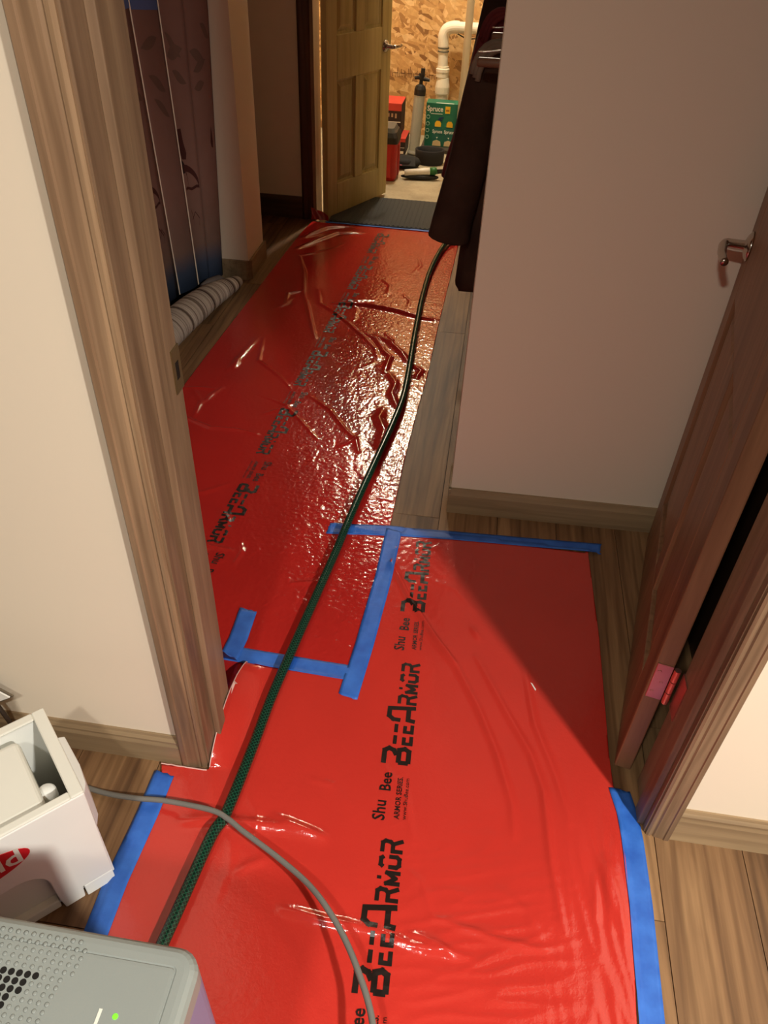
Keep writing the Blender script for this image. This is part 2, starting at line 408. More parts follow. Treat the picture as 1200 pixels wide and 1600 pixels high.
rows = ((.22, .80), (1.02, 1.62), (1.74, 1.94))
DA = math.radians(78.4)
d1 = make_door('door_1', .80, 2.04, .035, (.4155, 1.008, 0), DA, DOORW, rows, 'open stained wood panel door hinged at the right jamb')
# lever handle on the lock stile
hd = obj('door_handle', MB().lathe([(.0, 0), (.031, 0), (.031, .004), (.022, .010), (.011, .014), (.010, .050), (.0, .052)], 18), CHROME, d1, smooth=True)
hd.location = (.735, 0, .905); hd.rotation_euler = (math.radians(-90), 0, 0)
lv = obj('lever', MB().tube(spline([(.004, 0, .046), (-.002, 0, .052), (-.02, .002, .056), (-.06, .004, .056), (-.10, .006, .050)], 4), [.0095]*12+[.0085]*5, 10, True), CHROME, hd, smooth=True)
for hz in (.265, 1.02, 1.78):
    h = obj('hinge', MB().box(-.0025, .001, -.034, -.004, hz, hz+.10), BRONZE, d1, bevel=.001)
    k = MB()
    for q in range(3): k.lathe([(0, 0), (.0065, 0), (.0065, .031), (0, .031)], 12, (-.006, -.041, hz+.0015+q*.0333))
    obj('knuckle', k, BRONZE, h, smooth=False)
    for (sy, sz) in ((-.012, .02), (-.022, .05), (-.012, .08)):
        s = obj('screw', MB().lathe([(0, 0), (.0038, 0), (.003, .0012), (0, .0012)], 10), BRONZE, h)
        s.location = (-.0025, sy, hz+sz); s.rotation_euler = (0, math.radians(-90), 0)
    jlf = MB().box(XR-.0025, XR+.0005, .952, .988, hz, hz+.10); obj('hinge_leaf', jlf, BRONZE, jr)
rows2 = ((.17, .67), (.865, 1.42), (1.52, 1.80))
FA = math.atan2(4.69-4.205, -.625+.868)
d2 = make_door('door_2', .555, 1.98, .035, (-.899, 4.222, 0), FA, FDOOR, rows2, 'half open six panel pine door to the storage room', .085, .07)
hd2 = obj('door_handle', MB().lathe([(.0, 0), (.030, 0), (.030, .004), (.020, .012), (.011, .018), (.010, .046), (0, .048)], 18), CHROME, d2, smooth=True)
hd2.location = (.505, -.035, .775); hd2.rotation_euler = (math.radians(90), 0, 0)
obj('lever', MB().tube([(0, 0, .044), (.02, 0, .050), (.05, 0, .050), (.08, 0, .046)], [.0095, .0095, .0085, .008], 10), CHROME, hd2, smooth=True)
# ------------------------------------------------------------------ floor films
FOLDS_A = [([(-0.630,3.163),(-0.475,3.171),(-0.346,3.147),(-0.245,3.106),(-0.166,3.098)],0.016,0.012),
 ([(-0.727,3.292),(-0.691,3.149),(-0.620,3.086),(-0.528,2.981),(-0.457,2.890),(-0.388,2.791),(-0.367,2.720)],0.007,0.009),
 ([(-0.463,2.923),(-0.395,2.869),(-0.348,2.767),(-0.317,2.731),(-0.324,2.605)],0.01,0.01),
 ([(-0.405,2.901),(-0.340,2.858),(-0.276,2.772),(-0.242,2.705)],0.012,0.011),
 ([(-0.304,2.600),(-0.269,2.529),(-0.274,2.453),(-0.243,2.370)],0.01,0.012),
 ([(-0.291,2.343),(-0.296,2.282),(-0.266,2.206),(-0.270,2.112)],0.012,0.016),
 ([(-0.568,2.384),(-0.475,2.305),(-0.398,2.188),(-0.354,2.141),(-0.333,2.069)],0.006,0.007),
 ([(-0.754,3.175),(-0.713,3.040),(-0.644,2.826)],0.006,0.008),
 ([(-0.213,2.679),(-0.184,2.645),(-0.198,2.592)],0.009,0.01),
 ([(-0.848,2.782),(-0.817,2.598),(-0.710,2.497),(-0.650,2.426)],0.006,0.007),
 ([(-0.970,2.161),(-0.857,2.112),(-0.763,2.117),(-0.689,2.104)],0.007,0.008),
 ([(-1.036,2.347),(-0.921,2.362)],0.005,0.008),
 ([(-0.935,3.904),(-0.847,4.059),(-0.737,4.121)],0.014,0.016),
 ([(-0.934,3.748),(-0.777,4.009),(-0.650,4.040)],0.012,0.015),
 ([(-0.751,2.357),(-0.636,2.303),(-0.482,2.118)],0.005,0.006),
 ([(-0.903,3.665),(-0.839,3.482),(-0.783,3.237),(-0.643,2.826)],0.007,0.009),
 ([(-0.840,3.129),(-0.852,3.222),(-0.798,3.258)],0.006,0.008),
 ([(-0.915,2.507),(-0.901,2.580),(-0.871,2.797)],0.005,0.012),
 ([(-0.929,2.258),(-0.917,2.323),(-0.892,2.376)],0.004,0.009)]
FOLDS_B = [([(-0.018,1.319),(0.053,1.229),(0.115,1.110),(0.162,0.996),(0.196,0.882),(0.202,0.814)],0.004,0.008),
 ([(0.102,1.264),(0.183,1.104),(0.235,1.008),(0.262,0.921),(0.276,0.766),(0.296,0.640)],0.004,0.008),
 ([(0.220,1.252),(0.245,1.086),(0.289,0.961),(0.316,0.860)],0.0035,0.008),
 ([(0.086,1.358),(0.107,1.320)],0.003,0.008),
 ([(0.379,0.795),(0.386,0.723),(0.397,0.667)],0.005,0.01),
 ([(0.357,0.758),(0.360,0.680)],0.003,0.007),
 ([(0.391,0.784),(0.404,0.706),(0.407,0.650)],0.003,0.007),
 ([(0.015,0.595),(0.074,0.583),(0.094,0.568)],0.004,0.007),
 ([(0.050,0.630),(0.159,0.611),(0.258,0.605)],0.003,0.006),
 ([(-0.465,0.734),(-0.408,0.750),(-0.338,0.751),(-0.258,0.756),(-0.183,0.747)],0.006,0.012),
 ([(-0.223,0.601),(-0.143,0.593),(-0.050,0.590)],0.006,0.009),
 ([(-0.284,0.777),(-0.226,0.761),(-0.175,0.748)],0.004,0.008),
 ([(-0.333,0.651),(-0.280,0.687)],0.003,0.01),
 ([(-0.051,0.590),(0.018,0.575),(0.088,0.573),(0.128,0.570)],0.005,0.008),
 ([(-0.180,1.613),(-0.084,1.427),(-0.004,1.306),(0.050,1.232)],0.006,0.007)]
def prep(folds):
    out = []
    for pts, h, wd in folds:
        L = [0]
        for a, b in zip(pts, pts[1:]): L.append(L[-1]+math.dist(a, b))
        m = 4*wd
        bb = (min(p[0] for p in pts)-m, max(p[0] for p in pts)+m, min(p[1] for p in pts)-m, max(p[1] for p in pts)+m)
        out.append((pts, h, wd, L, bb))
    return out
def ridge(folds, x, y):
    z = 0
    for pts, h, wd, L, bb in folds:
        if not (bb[0] < x < bb[1] and bb[2] < y < bb[3]): continue
        best = 1e9; bt = 0
        for i in range(len(pts)-1):
            ax, ay = pts[i]; bx, by = pts[i+1]; dx, dy = bx-ax, by-ay; l2 = dx*dx+dy*dy
            t = max(0, min(1, ((x-ax)*dx+(y-ay)*dy)/l2)); d = math.hypot(x-ax-t*dx, y-ay-t*dy)
            if d < best: best = d; bt = (L[i]+t*(L[i+1]-L[i]))/L[-1]
        z += h*math.exp(-(best/wd)**2)*(math.sin(math.pi*min(1, max(0, bt*.9+.05)))**.6)
    return z
from mathutils import noise as mn
random.seed(21)
for _ in range(22):      # further small creases of the hall film
    x, y = random.uniform(-.98, -.30), random.uniform(1.30, 3.85); a = random.uniform(-.6, 1.9); l = random.uniform(.06, .2)
    FOLDS_A.append(([(x, y), (x+.5*l*math.cos(a), y+.5*l*math.sin(a)+.01), (x+l*math.cos(a+.25), y+l*math.sin(a+.25))], random.uniform(.0025, .005), random.uniform(.006, .011)))
for _ in range(14):      # and of the near film
    x, y = random.uniform(-.42, .30), random.uniform(.50, 1.55); a = random.uniform(1.4, 2.6); l = random.uniform(.06, .2)
    if y > 1.1 and x < -.1: continue
    FOLDS_B.append(([(x, y), (x+.5*l*math.cos(a), y+.5*l*math.sin(a)+.008), (x+l*math.cos(a+.2), y+l*math.sin(a+.2))], random.uniform(.001, .002), random.uniform(.006, .009)))
FA_, FB_ = prep(FOLDS_A), prep(FOLDS_B)
def zA(x, y):
    n = mn.noise(Vector((x*7, y*4, 3)))*.0028 + abs(mn.noise(Vector((x*18+y*5, y*9-x*8, 7))))*.0011
    amp = .55+.9*max(0, min(1, (x+.75)*2))*max(0, min(1, (3.9-y)))
    edge = max(0, min(1, min(-.165-x, x+1.05)/.03))
    k = .55+.75*max(0, min(1, (x+.80)*3)) + .5*max(0, mn.noise(Vector((x*3.1, y*2.3, 11))))
    wx = x+.006*mn.noise(Vector((x*30, y*30, 1))); wy = y+.006*mn.noise(Vector((x*30, y*30, 8)))
    c = mn.noise(Vector((wx*42, wy*36, 0)))*.00022 + mn.noise(Vector((wx*92, wy*84, 5)))*.00040 + mn.noise(Vector((wx*176, wy*160, 2)))*.00028
    c *= 1.3
    if y < 1.20: q_ = max(0, (y-1.14)/.06); c *= q_; n *= q_
    return .0034 + max(0, n)*amp + ridge(FA_, x, y)*(.4+.6*edge) + c*k
def zB(x, y):
    n = mn.noise(Vector((x*6, y*5, 9)))*.0016
    lo = max(0, min(1, (.86-y)*4))
    rp = (1-abs(mn.noise(Vector((x*7+y*5, y*38-x*12, 2)))))**3*.0030*lo*max(0, min(1, (x+.15)*4))*max(0, min(1, (.36-x)*6))
    rv = (1-abs(mn.noise(Vector((x*42+y*6, y*6, 5)))))**3*.0026*max(0, min(1, (x-.24)*8))*max(0, min(1, (.98-y)*5))
    up = max(0, min(1, (y-1.15)*3))*max(0, min(1, (.12-x)*5))
    cr = mn.noise(Vector((x*60, y*55, 3)))*.00055*(.35+up) + mn.noise(Vector((x*115, y*110, 6)))*.00022*(.5+up)
    n += rp+rv+cr
    z = .0072 + max(-.001, n) + 1.5*ridge(FB_, x, y)
    if .86 < y < 1.15 and x < -.385:      # torn edge pulled up against the jamb
        k = math.sin(math.pi*max(0, min(1, (y-.86)/.29)))**.7
        z += .050*k*max(0, (-.385-x)/.061)**1.8
    return z
def sheet(name, rowspec, zf, mat, step):
    """rowspec: list of (y, xl, xr) break rows, linear in between"""
    m = MB(); x0 = min(r[1] for r in rowspec); x1 = max(r[2] for r in rowspec); nx = int((x1-x0)/step)
    rowsv = []
    for (ya, la, ra), (yb, lb, rb) in zip(rowspec, rowspec[1:]):
        k = max(1, int(abs(yb-ya)/step))
        for i in range(k):
            t = i/k; rowsv.append((ya+(yb-ya)*t, la+(lb-la)*t, ra+(rb-ra)*t))
    rowsv.append(rowspec[-1])
    prev = None
    for (y, l, r) in rowsv:
        # common columns across all rows, trimmed to this row's edges
        j0 = max(0, math.floor((l-x0)/(x1-x0)*nx)); j1 = min(nx, math.ceil((r-x0)/(x1-x0)*nx)); cur = {}
        for j in range(j0, j1+1):
            x = max(l, min(r, x0+(x1-x0)*j/nx)); cur[j] = len(m.v); m.v.append((x, y, zf(x, y)))
        if prev:
            for j in range(nx):
                q = [prev.get(j), prev.get(j+1), cur.get(j+1), cur.get(j)]
                q = [v for v in q if v is not None]
                if len(q) >= 3: m.f.append(tuple(q))
        prev = cur
    me = bpy.data.meshes.new(name); me.from_pydata(m.v, [], m.f); me.materials.append(mat)
    for p in me.polygons: p.use_smooth = True
    o = bpy.data.objects.new(name, me); col.objects.link(o)
    sd = o.modifiers.new('thickness', 'SOLIDIFY'); sd.thickness = .0006; sd.offset = -1
    return o
SA = [(1.046, -1.06, -.187), (1.75, -1.05, -.177), (2.05, -1.045, -.176), (2.38, -1.037, -.167), (2.62, -1.028, -.157), (3.05, -1.008, -.154), (3.24, -1.000, -.150), (3.70, -.98, -.140), (3.967, -.966, -.135), (4.06, -.954, -.135), (4.15, -.945, -.135)]
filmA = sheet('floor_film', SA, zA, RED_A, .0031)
tag(filmA, 'glossy wrinkled red floor protection film running down the hall', 'floor film', 'red floor protection films')
SB = [(-.30, -.53, .40), (.514, -.537, .414), (.665, -.532, .422), (.80, -.525, .422), (.828, -.528, .420), (.832, -.545, .419), (.852, -.553, .418), (.8535, -.520, .418), (.855, -.470, .418), (.8555, -.4495, .418), (.969, -.4495, .411), (1.04, -.4495, .408), (1.145, -.4495, .409), (1.146, -.20, .409), (1.38, -.175, .410), (1.672, -.142, .402), (1.68, -.140, .401), (1.700, .10, .401), (1.707, .395, .401)]
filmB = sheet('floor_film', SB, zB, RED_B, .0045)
tag(filmB, 'red floor protection film covering the near doorway, black lettering down its middle', 'floor film', 'red floor protection films')
def ztop(x, y):
    z = -1
    if 1.04 <= y <= 4.16: z = max(z, zA(x, y)) if -1.07 < x < -.14 else z
    xl = -.56 if y < 1.146 else (-.21+(y-1.146)*.13)
    if y <= 1.715 and xl < x < .425: z = max(z, zB(x, y))
    return max(z, .0002)
# torn whitish edge along the jamb and at the corner
te = MB(); pts = []
for i in range(40):
    y = .86+.29*i/39; x = -.4495
    pts.append((x+.001, y, zB(x, y)+.001+.0025*abs(mn.noise(Vector((y*60, 0, 0))))))
te.tube(pts, .0012, 5); obj('torn_edge', te, TORN, filmB)
te = MB(); te.tube([(-.553+.1*i/14, .8525+.002*mn.noise(Vector((i*.9, 1, 0))), zB(-.5, .85)+.001) for i in range(15)], .0014, 5); obj('torn_edge', te, TORN, filmB)
tp = MB(); tp.quad((-.446, 1.10, .012), (-.436, 1.09, .010), (-.4435, 1.045, .058), (-.448, 1.05, .060)); tp.quad((-.448, 1.05, .060), (-.4435, 1.045, .058), (-.447, .985, .052), (-.4485, .985, .053))
obj('torn_tip', tp, TORN, filmB)
# small upright flap of film against the far door frame
fp = MB(); n = 8
for i in range(n+1):
    a = i/n; x = -.955+.095*a; y = 4.165+.012*math.sin(a*3)
    for k in range(5):
        b = k/4; fp.v.append((x+.004*math.sin(b*4), y+.012*b+.006*math.sin(a*9+b*2), .006+b*(.062-.035*a)))
for i in range(n):
    for k in range(4):
        q = i*5+k; fp.f.append((q, q+5, q+6, q+1))
obj('film_flap', fp, RED_A, filmA, smooth=True)
# ------------------------------------------------------------------ printed lettering on the films
GL = {
 'B': (1.0, [[(.1,.1),(.78,.1),(.9,.24),(.82,.42),(.1,.42)], [(.12,.1),(.12,.42)], [(.0,.9),(.74,.9),(.88,.76),(.78,.60),(.52,.50)]]),
 'E': (.8, [[(.95,.1),(.12,.1),(.12,.46),(.8,.46)], [(.0,.9),(.92,.9)]]),
 'A': (.95, [[(.08,.50),(.10,.74),(.30,.9),(.80,.9),(.92,.0)], [(.06,.0),(.12,.24),(.84,.24)]]),
 'R': (.85, [[(.1,.0),(.1,.44),(.7,.44)], [(.0,.9),(.74,.9),(.9,.78),(.84,.56),(.66,.44),(.98,.0)]]),
 'M': (.85, [[(.1,.0),(.1,.58),(.5,.2),(.9,.58),(.9,.0)], [(.38,.90),(.62,.90)]]),
 'O': (.85, [[(.1,.56),(.1,.22),(.26,.1),(.74,.1),(.9,.22),(.9,.56)], [(.1,.78),(.26,.9),(.74,.9),(.9,.78)]]),
}
def stroke_word(word, L, Hbig, Hsmall):
    """returns list of quads in (u along, v up), total length L"""
    wid = []
    for ch, big in word: wid.append(GL[ch][0]*(Hbig if big else Hsmall)*1.0)
    gap = .2*Hsmall; tot = sum(wid)+gap*(len(wid)-1); k = L/tot; quads = []; u = 0
    for (ch, big), wd in zip(word, wid):
        H = Hbig if big else Hsmall; sw = .165*Hsmall*(1.3 if big else 1)
        for pl in GL[ch][1]:
            P = [(u+a*wd*k, b*H*.9+.05*H*0) for a, b in pl]
            for i, (p, q) in enumerate(zip(P, P[1:])):
                dx, dy = q[0]-p[0], q[1]-p[1]; l = math.hypot(dx, dy); dx /= l; dy /= l
                e0 = sw*.42 if i > 0 else 0; e1 = sw*.42 if i < len(P)-2 else 0
                nx_, ny_ = -dy*sw/2, dx*sw/2
                a = (p[0]-dx*e0, p[1]-dy*e0); b = (q[0]+dx*e1, q[1]+dy*e1)
                quads.append(((a[0]-nx_, a[1]-ny_), (b[0]-nx_, b[1]-ny_), (b[0]+nx_, b[1]+ny_), (a[0]+nx_, a[1]+ny_)))
        u += wd*k+gap*k
    return quads
WORD = [('B', 1), ('E', 0), ('E', 0), ('A', 1), ('R', 0), ('M', 0), ('O', 0), ('R', 0)]
def lay(quads, org, ud, vd, zf, name, parent, lift=.0010):
    m = MB()
    for q in quads:
        n1 = max(1, int(math.dist(q[0], q[1])/.004)); n2 = max(1, int(math.dist(q[1], q[2])/.004)); base = len(m.v)
        for i in range(n1+1):
            for j in range(n2+1):
                s, t = i/n1, j/n2
                u = (q[0][0]*(1-s)+q[1][0]*s)*(1-t)+(q[3][0]*(1-s)+q[2][0]*s)*t
                v = (q[0][1]*(1-s)+q[1][1]*s)*(1-t)+(q[3][1]*(1-s)+q[2][1]*s)*t
                x = org[0]+ud[0]*u+vd[0]*v; y = org[1]+ud[1]*u+vd[1]*v
                m.v.append((x, y, zf(x, y)+lift))
        for i in range(n1):
            for j in range(n2):
                a = base+i*(n2+1)+j; m.f.append((a, a+n2+1, a+n2+2, a+1))
    return obj(name, m, INK, parent)
def text_mesh(body, size, shear=0, off=0):
    cu = bpy.data.curves.new('txt', 'FONT'); cu.body = body; cu.size = size; cu.shear = shear; cu.offset = off; cu.resolution_u = 2
    o = bpy.data.objects.new('txt', cu); col.objects.link(o)
    dg = bpy.context.evaluated_depsgraph_get(); me = bpy.data.meshes.new_from_object(o.evaluated_get(dg))
    bpy.data.objects.remove(o); bpy.data.curves.remove(cu); return me
TXT = {}
def lay_text(body, size, org, ud, vd, zf, parent, name='print_lettering', off=0, shear=0, mat=None, fit=None):
    key = (body, size, off, shear)
    if key not in TXT: TXT[key] = text_mesh(body, size, shear, off)
    me = TXT[key].copy(); me.materials.clear(); me.materials.append(mat or INK)
    xs = [v.co.x for v in me.vertices]; k = fit/(max(xs)-min(xs)) if fit else 1
    for v in me.vertices:
        u, t = v.co.x*k, v.co.y
        x = org[0]+ud[0]*u+vd[0]*t; y = org[1]+ud[1]*u+vd[1]*t
        v.co = (x, y, zf(x, y)+.0012)
    o = bpy.data.objects.new(name, me); col.objects.link(o); o.parent = parent
    return o
def print_block(org, ud, vd, zf, parent, text=True, logo=True, Lw=.285):
    if text: lay(stroke_word(WORD, Lw, .074, .050), org, ud, vd, zf, 'print_word', parent)
    if logo:
        at = lambda u, v: (org[0]+ud[0]*u+vd[0]*v, org[1]+ud[1]*u+vd[1]*v)
        lay_text('Shu', .036, at(.318, .044), ud, vd, zf, parent, off=.0006, fit=.044)
        lay_text('Bee', .034, at(.384, .038), ud, vd, zf, parent, off=.0006, fit=.042)
        lay_text('ARMOR SERIES.', .0155, at(.325, .014), ud, vd, zf, parent, off=.0003, fit=.096)
        lay_text('www.ShuBee.com', .012, at(.325, 0), ud, vd, zf, parent, fit=.094)
LOGOV = None
u1 = Vector((-.034, 1)).normalized(); v1 = Vector((-u1.y, u1.x))
u1 = (u1.x, u1.y); v1 = (v1[0], v1[1])
PER = .449
for k in range(-1, 3):
    y0 = .485+PER*k
    org = (-.008-.034*(y0-.485), y0)
    print_block(org, u1, v1, zB, filmB, True, k < 2, .28)
for k in range(0, 7):
    y0 = 1.835+.445*k
    if y0 > 4.2: break
    org = (-.665+.045*(y0-1.8)-.006, y0)
    uu = Vector((-.05, -1)).normalized(); vv = (-uu.y, uu.x)
    print_block(org, (uu.x, uu.y), (-uu.y, uu.x), zA, filmA, True, y0-.43 > 1.13, .28)
# ------------------------------------------------------------------ blue tape strips
def tape(pts, label, wd=.048, zf=ztop, lift=.0016, ragged=True):
    """strip along centreline points (x,y)"""
    P = [Vector((p[0], p[1], 0)) for p in pts]; L = [0]
    for a, b in zip(P, P[1:]): L.append(L[-1]+(b-a).length)
    n = max(4, int(L[-1]/.009)); m = MB()
    for i in range(n+1):
        s = L[-1]*i/n; j = 0
        while j < len(L)-2 and L[j+1] < s: j += 1
        t = (s-L[j])/(L[j+1]-L[j]); c = P[j].lerp(P[j+1], t); d = (P[j+1]-P[j]).normalized(); nn = Vector((-d.y, d.x, 0))
        for q in range(7):
            o = c+nn*wd*(q/6-.5)
            if ragged and i in (0, n): o = o+d*(.006*mn.noise(Vector((q*1.7, s*3, 1)))+.008*(q/6-.5))
            m.v.append((o.x, o.y, zf(o.x, o.y)+lift+.0008*abs(mn.noise(Vector((o.x*40, o.y*40, 4))))))
    for i in range(n):
        for q in range(6):
            a = i*7+q; m.f.append((a, a+1, a+8, a+7))
    ob = obj('tape_strip', m, TAPE, smooth=True)
    sd = ob.modifiers.new('thickness', 'SOLIDIFY'); sd.thickness = .0005
    return tag(ob, label, 'tape', 'strips of blue painter tape')
tape([(-.355, 1.672), (-.17, 1.695), (.005, 1.708), (.2, 1.718), (.44, 1.732)], 'long blue tape strip crossing the floor beside the wall facing the door', .046)
tape([(-.163, 1.70), (-.165, 1.5), (-.178, 1.25), (-.190, 1.09)], 'blue tape strip joining the two red films lengthwise, right of the hose', .047, lift=.0026)
tape([(-.510, 1.172), (-.35, 1.166), (-.17, 1.160)], 'blue tape strip crossing under the green hose just past the doorway', .046, lift=.0022)
tape([(-.494, 1.318), (-.492, 1.22), (-.500, 1.125)], 'short blue tape strip beside the left door jamb', .047, lift=.0036)
tape([(-.540, .832), (-.541, .74), (-.548, .60), (-.545, .45), (-.544, .345)], 'blue tape strip on the left film edge beside the white appliance', .048)
tape([(.424, .955), (.436, .90), (.441, .845), (.444, .72), (.441, .52), (.434, .2)], 'blue tape strip on the right film edge beside the open door jamb', .046)
tape([(-.87, 4.158), (-.6, 4.158), (-.20, 4.152)], 'thin blue tape strip between the hall film and the dark mat', .03, lift=.003, ragged=False)
# ------------------------------------------------------------------ hose and cord
def uv_tube(name, pts, r, seg, mat):
    m = MB(); m.tube(pts, r, seg); me = m.mesh(name); me.materials.append(mat)
    uv = me.uv_layers.new(); L = [0]
    for a, b in zip(pts, pts[1:]): L.append(L[-1]+(Vector(b)-Vector(a)).length)
    for p in me.polygons:
        vs_ = [me.loops[l].vertex_index for l in p.loop_indices]
        js = [v % seg for v in vs_]; wrap = max(js)-min(js) > seg/2
        for l, v in zip(p.loop_indices, vs_):
            j = v % seg
            if wrap and j < seg/2: j += seg
            uv.data[l].uv = (L[min(v//seg, len(L)-1)], j/seg*2*math.pi*r)
        p.use_smooth = True
    o = bpy.data.objects.new(name, me); col.objects.link(o); return o
HR = .0118
hp = [(-1.0, .28), (-.80, .337), (-.62, .362), (-.48, .405), (-.426, .455), (-.414, .522), (-.394, .700), (-.379, .758), (-.368, .909), (-.361, 1.047), (-.348, 1.183), (-.330, 1.359), (-.306, 1.590), (-.286, 1.798), (-.261, 2.021), (-.237, 2.236), (-.225, 2.409), (-.230, 2.645), (-.240, 2.913), (-.248, 3.289), (-.242, 3.583), (-.212, 3.877), (-.17, 4.02), (-.08, 4.10), (.1, 4.12)]
hs = spline([(x, y, 0) for x, y in hp], 10)
hs = [Vector((p.x, p.y, .013+HR+(.006 if 1.6 < p.y < 3.3 else 0))) for p in hs]
for _ in range(3):
    zz = [p.z for p in hs]
    for i in range(1, len(hs)-1): hs[i].z = (zz[i-1]+zz[i]+zz[i+1])/3
hose = uv_tube('garden_hose', hs, HR, 14, HOSE)
tag(hose, 'dark green braided hose lying along the red film down the hall', 'hose')
cp = spline([(-.745, .80, .0065), (-.725, .787, .0065), (-.693, .775, .008), (-.632, .764, .014), (-.566, .759, .024), (-.504, .759, .032), (-.405, .747, .047), (-.365, .733, .0495), (-.329, .714, .048), (-.241, .669, .05), (-.169, .621, .06), (-.109, .559, .07), (-.063, .491, .08), (-.028, .418, .09), (.0, .30, .12), (.0, .1, .2)], 8)
cord = obj('power_cord', MB().tube(cp, .0056, 10), CORD, smooth=True)
tag(cord, 'grey power cord arching over the green hose toward the foreground', 'cord')
sc_ = obj('paper_scrap', MB().prism([(0, 0), (.010, -.020), (.012, -.022), (.013, -.018), (.004, -.002)], 'z', 0, .0008), CREAMTAG)
sc_.location = (.235, 1.205, zB(.24, 1.19)+.0012); tag(sc_, 'tiny white paper scrap lying on the near red film', 'scrap')
# ------------------------------------------------------------------ white appliance at the left
ap = empty('appliance', (-.550, .612, 0), math.radians(225))
tag(ap, 'white plastic appliance with red oval logo, open top, on the floor at left', 'appliance')
AW, AD, AH = .34, .205, .30
def arcpoly():
    p = [(0.003, .034), (.060, .034), (.062, .0), (.098, 0), (.102, .034)]
    for i in range(9):
        a = math.pi*(1-i/16); p.append((.150+.046*math.cos(a), .100+.052*math.sin(a)))
    p += [(AW, .152), (AW, AH), (.0, AH)]
    return p
m = MB(); m.prism(arcpoly(), 'y', -.012, 0)
obj('front_panel', m, WHITEP, ap, bevel=.0025)
m = MB()
m.box(0, .012, -AD, -.012, .006, AH); m.box(AW-.012, AW, -AD, -.012, .006, AH); m.box(.012, AW-.012, -AD, -AD+.012, .006, AH)
m.box(.012, AW-.012, -AD+.012, -.012, .006, .016)
obj('housing', m, WHITEP, ap, bevel=.002)
m = MB()
for (x0, x1, y0, y1) in ((.0, .022, -AD, 0), (AW-.02, AW, -AD, 0), (.022, AW-.02, -AD, -AD+.018), (.022, AW-.02, -.016, 0)): m.box(x0, x1, y0, y1, AH, AH+.005)
obj('rim', m, WHITEP2, ap, bevel=.0025)
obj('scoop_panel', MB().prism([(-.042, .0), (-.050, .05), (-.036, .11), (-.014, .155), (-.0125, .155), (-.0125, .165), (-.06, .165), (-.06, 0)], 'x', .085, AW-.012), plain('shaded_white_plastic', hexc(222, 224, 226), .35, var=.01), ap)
obj('base_strip', MB().prism([(.002, 0), (-.012, 0), (-.012, .031), (-.002, .031)], 'x', .004, .058), WHITEP, ap, bevel=.002)
obj('filter_drawer', MB().box(.104, AW, -.034, -.006, .002, .026), WHITEP2, ap, bevel=.002)
tk = MB().box(.058, AW-.024, -AD+.030, -.020, .02, AH-.006); obj('water_tank', tk, WHITEP2, ap, bevel=.012, seg=4)
kn = obj('tank_knob', MB().lathe([(0, 0), (.016, 0), (.016, .020), (.012, .026), (0, .026)], 16), WHITEP, ap, smooth=True); kn.location = (.050, -.060, AH-.05)
lt = MB(); lt.loft([[(-.0005, -.155, z), (-.012, -.150, z), (-.014, -.08, z), (-.010, -.040, z), (-.0005, -.020, z)] for z in (.16, .27)])
obj('side_latch', lt, WHITEP, ap, bevel=.002)
ov = MB().prism([(.215+.108*math.cos(2*math.pi*i/40), .232+.037*math.sin(2*math.pi*i/40)) for i in range(40)], 'y', .0, .0012)
lg = obj('logo_oval', ov, LOGO, ap)
# lettering at the right end of the oval (front faces local +y, so text runs along local -x)
me = text_mesh('old', .060, 0, .0012); me.materials.append(WPRINT)
xs = [v.co.x for v in me.vertices]; mx = max(xs)
for v in me.vertices: v.co = (.121+(mx-v.co.x)*.95, .0018, .216+v.co.y*.95)
t_ = bpy.data.objects.new('logo_letters', me); col.objects.link(t_); t_.parent = lg
# small framed card on a stand behind the appliance
cs = empty('card_stand', (-.90, .80, 0))
tag(cs, 'small white printed card on a dark stand at the left picture edge', 'card')
cdm = obj('card', MB().prism([(.060, .186), (-.02, .246), (-.10, .226), (-.10, .120), (-.02, .132)], 'y', .042, .045), CREAMTAG, cs)
cdf = obj('card_backing', MB().prism([(.066, .186), (-.02, .254), (-.106, .232), (-.106, .112), (-.02, .124)], 'y', .0455, .0495), plain('grey_brown_frame', hexc(96, 84, 66), .6), cs)
for j, (a, b) in enumerate(((-.03, .022), (-.02, .012), (-.03, .03))):
    q = obj('print_line', MB().box(a, b, .0414, .042, .200-.012*j, .203-.012*j), BLACK, cdm)
obj('stand_leg', MB().tube([(.010, .053, .150), (.030, .048, .08), (.055, .035, .004)], .005, 8), plain('dark_stand', hexc(60, 44, 32), .6), cs, smooth=True)
obj('stand_foot', MB().box(-.08, .075, .0, .05, 0, .008), plain('dark_stand_foot', hexc(60, 44, 32), .6), cs, bevel=.002)
# ------------------------------------------------------------------ grey machine in the foreground
gm = empty('air_purifier', (-.185, .274, 0))
tag(gm, 'grey floor standing air machine with perforated top and green light in the foreground', 'air purifier')
gm.location = (-.2128, .3151, .011); gm.scale = (1.15, 1.15, .8130)
GW, GD, GH = .42, .34, .70
def rrect(x0, x1, y0, y1, r, n=6):
    out = []
    for (cx, cy, a0) in ((x1-r, y1-r, 0), (x0+r, y1-r, 90), (x0+r, y0+r, 180), (x1-r, y0+r, 270)):
        for i in range(n+1):
            a = math.radians(a0+90*i/n); out.append((cx+r*math.cos(a), cy+r*math.sin(a)))
    return out
def rings(spec, r):
    out = []
    for z, ins in spec: out.append([(x, y, z) for x, y in rrect(-GW+ins, -ins, -GD+ins, -ins, max(.004, r-ins))])
    return out
RC = .024
obj('body', MB().loft(rings([(.02, .004), (.03, 0), (.60, 0), (GH-.046, 0)], RC)), BLUEGREY, gm, smooth=False)
obj('foot_ring', MB().loft(rings([(0, .012), (.02, .012)], RC)), BLACK, gm)
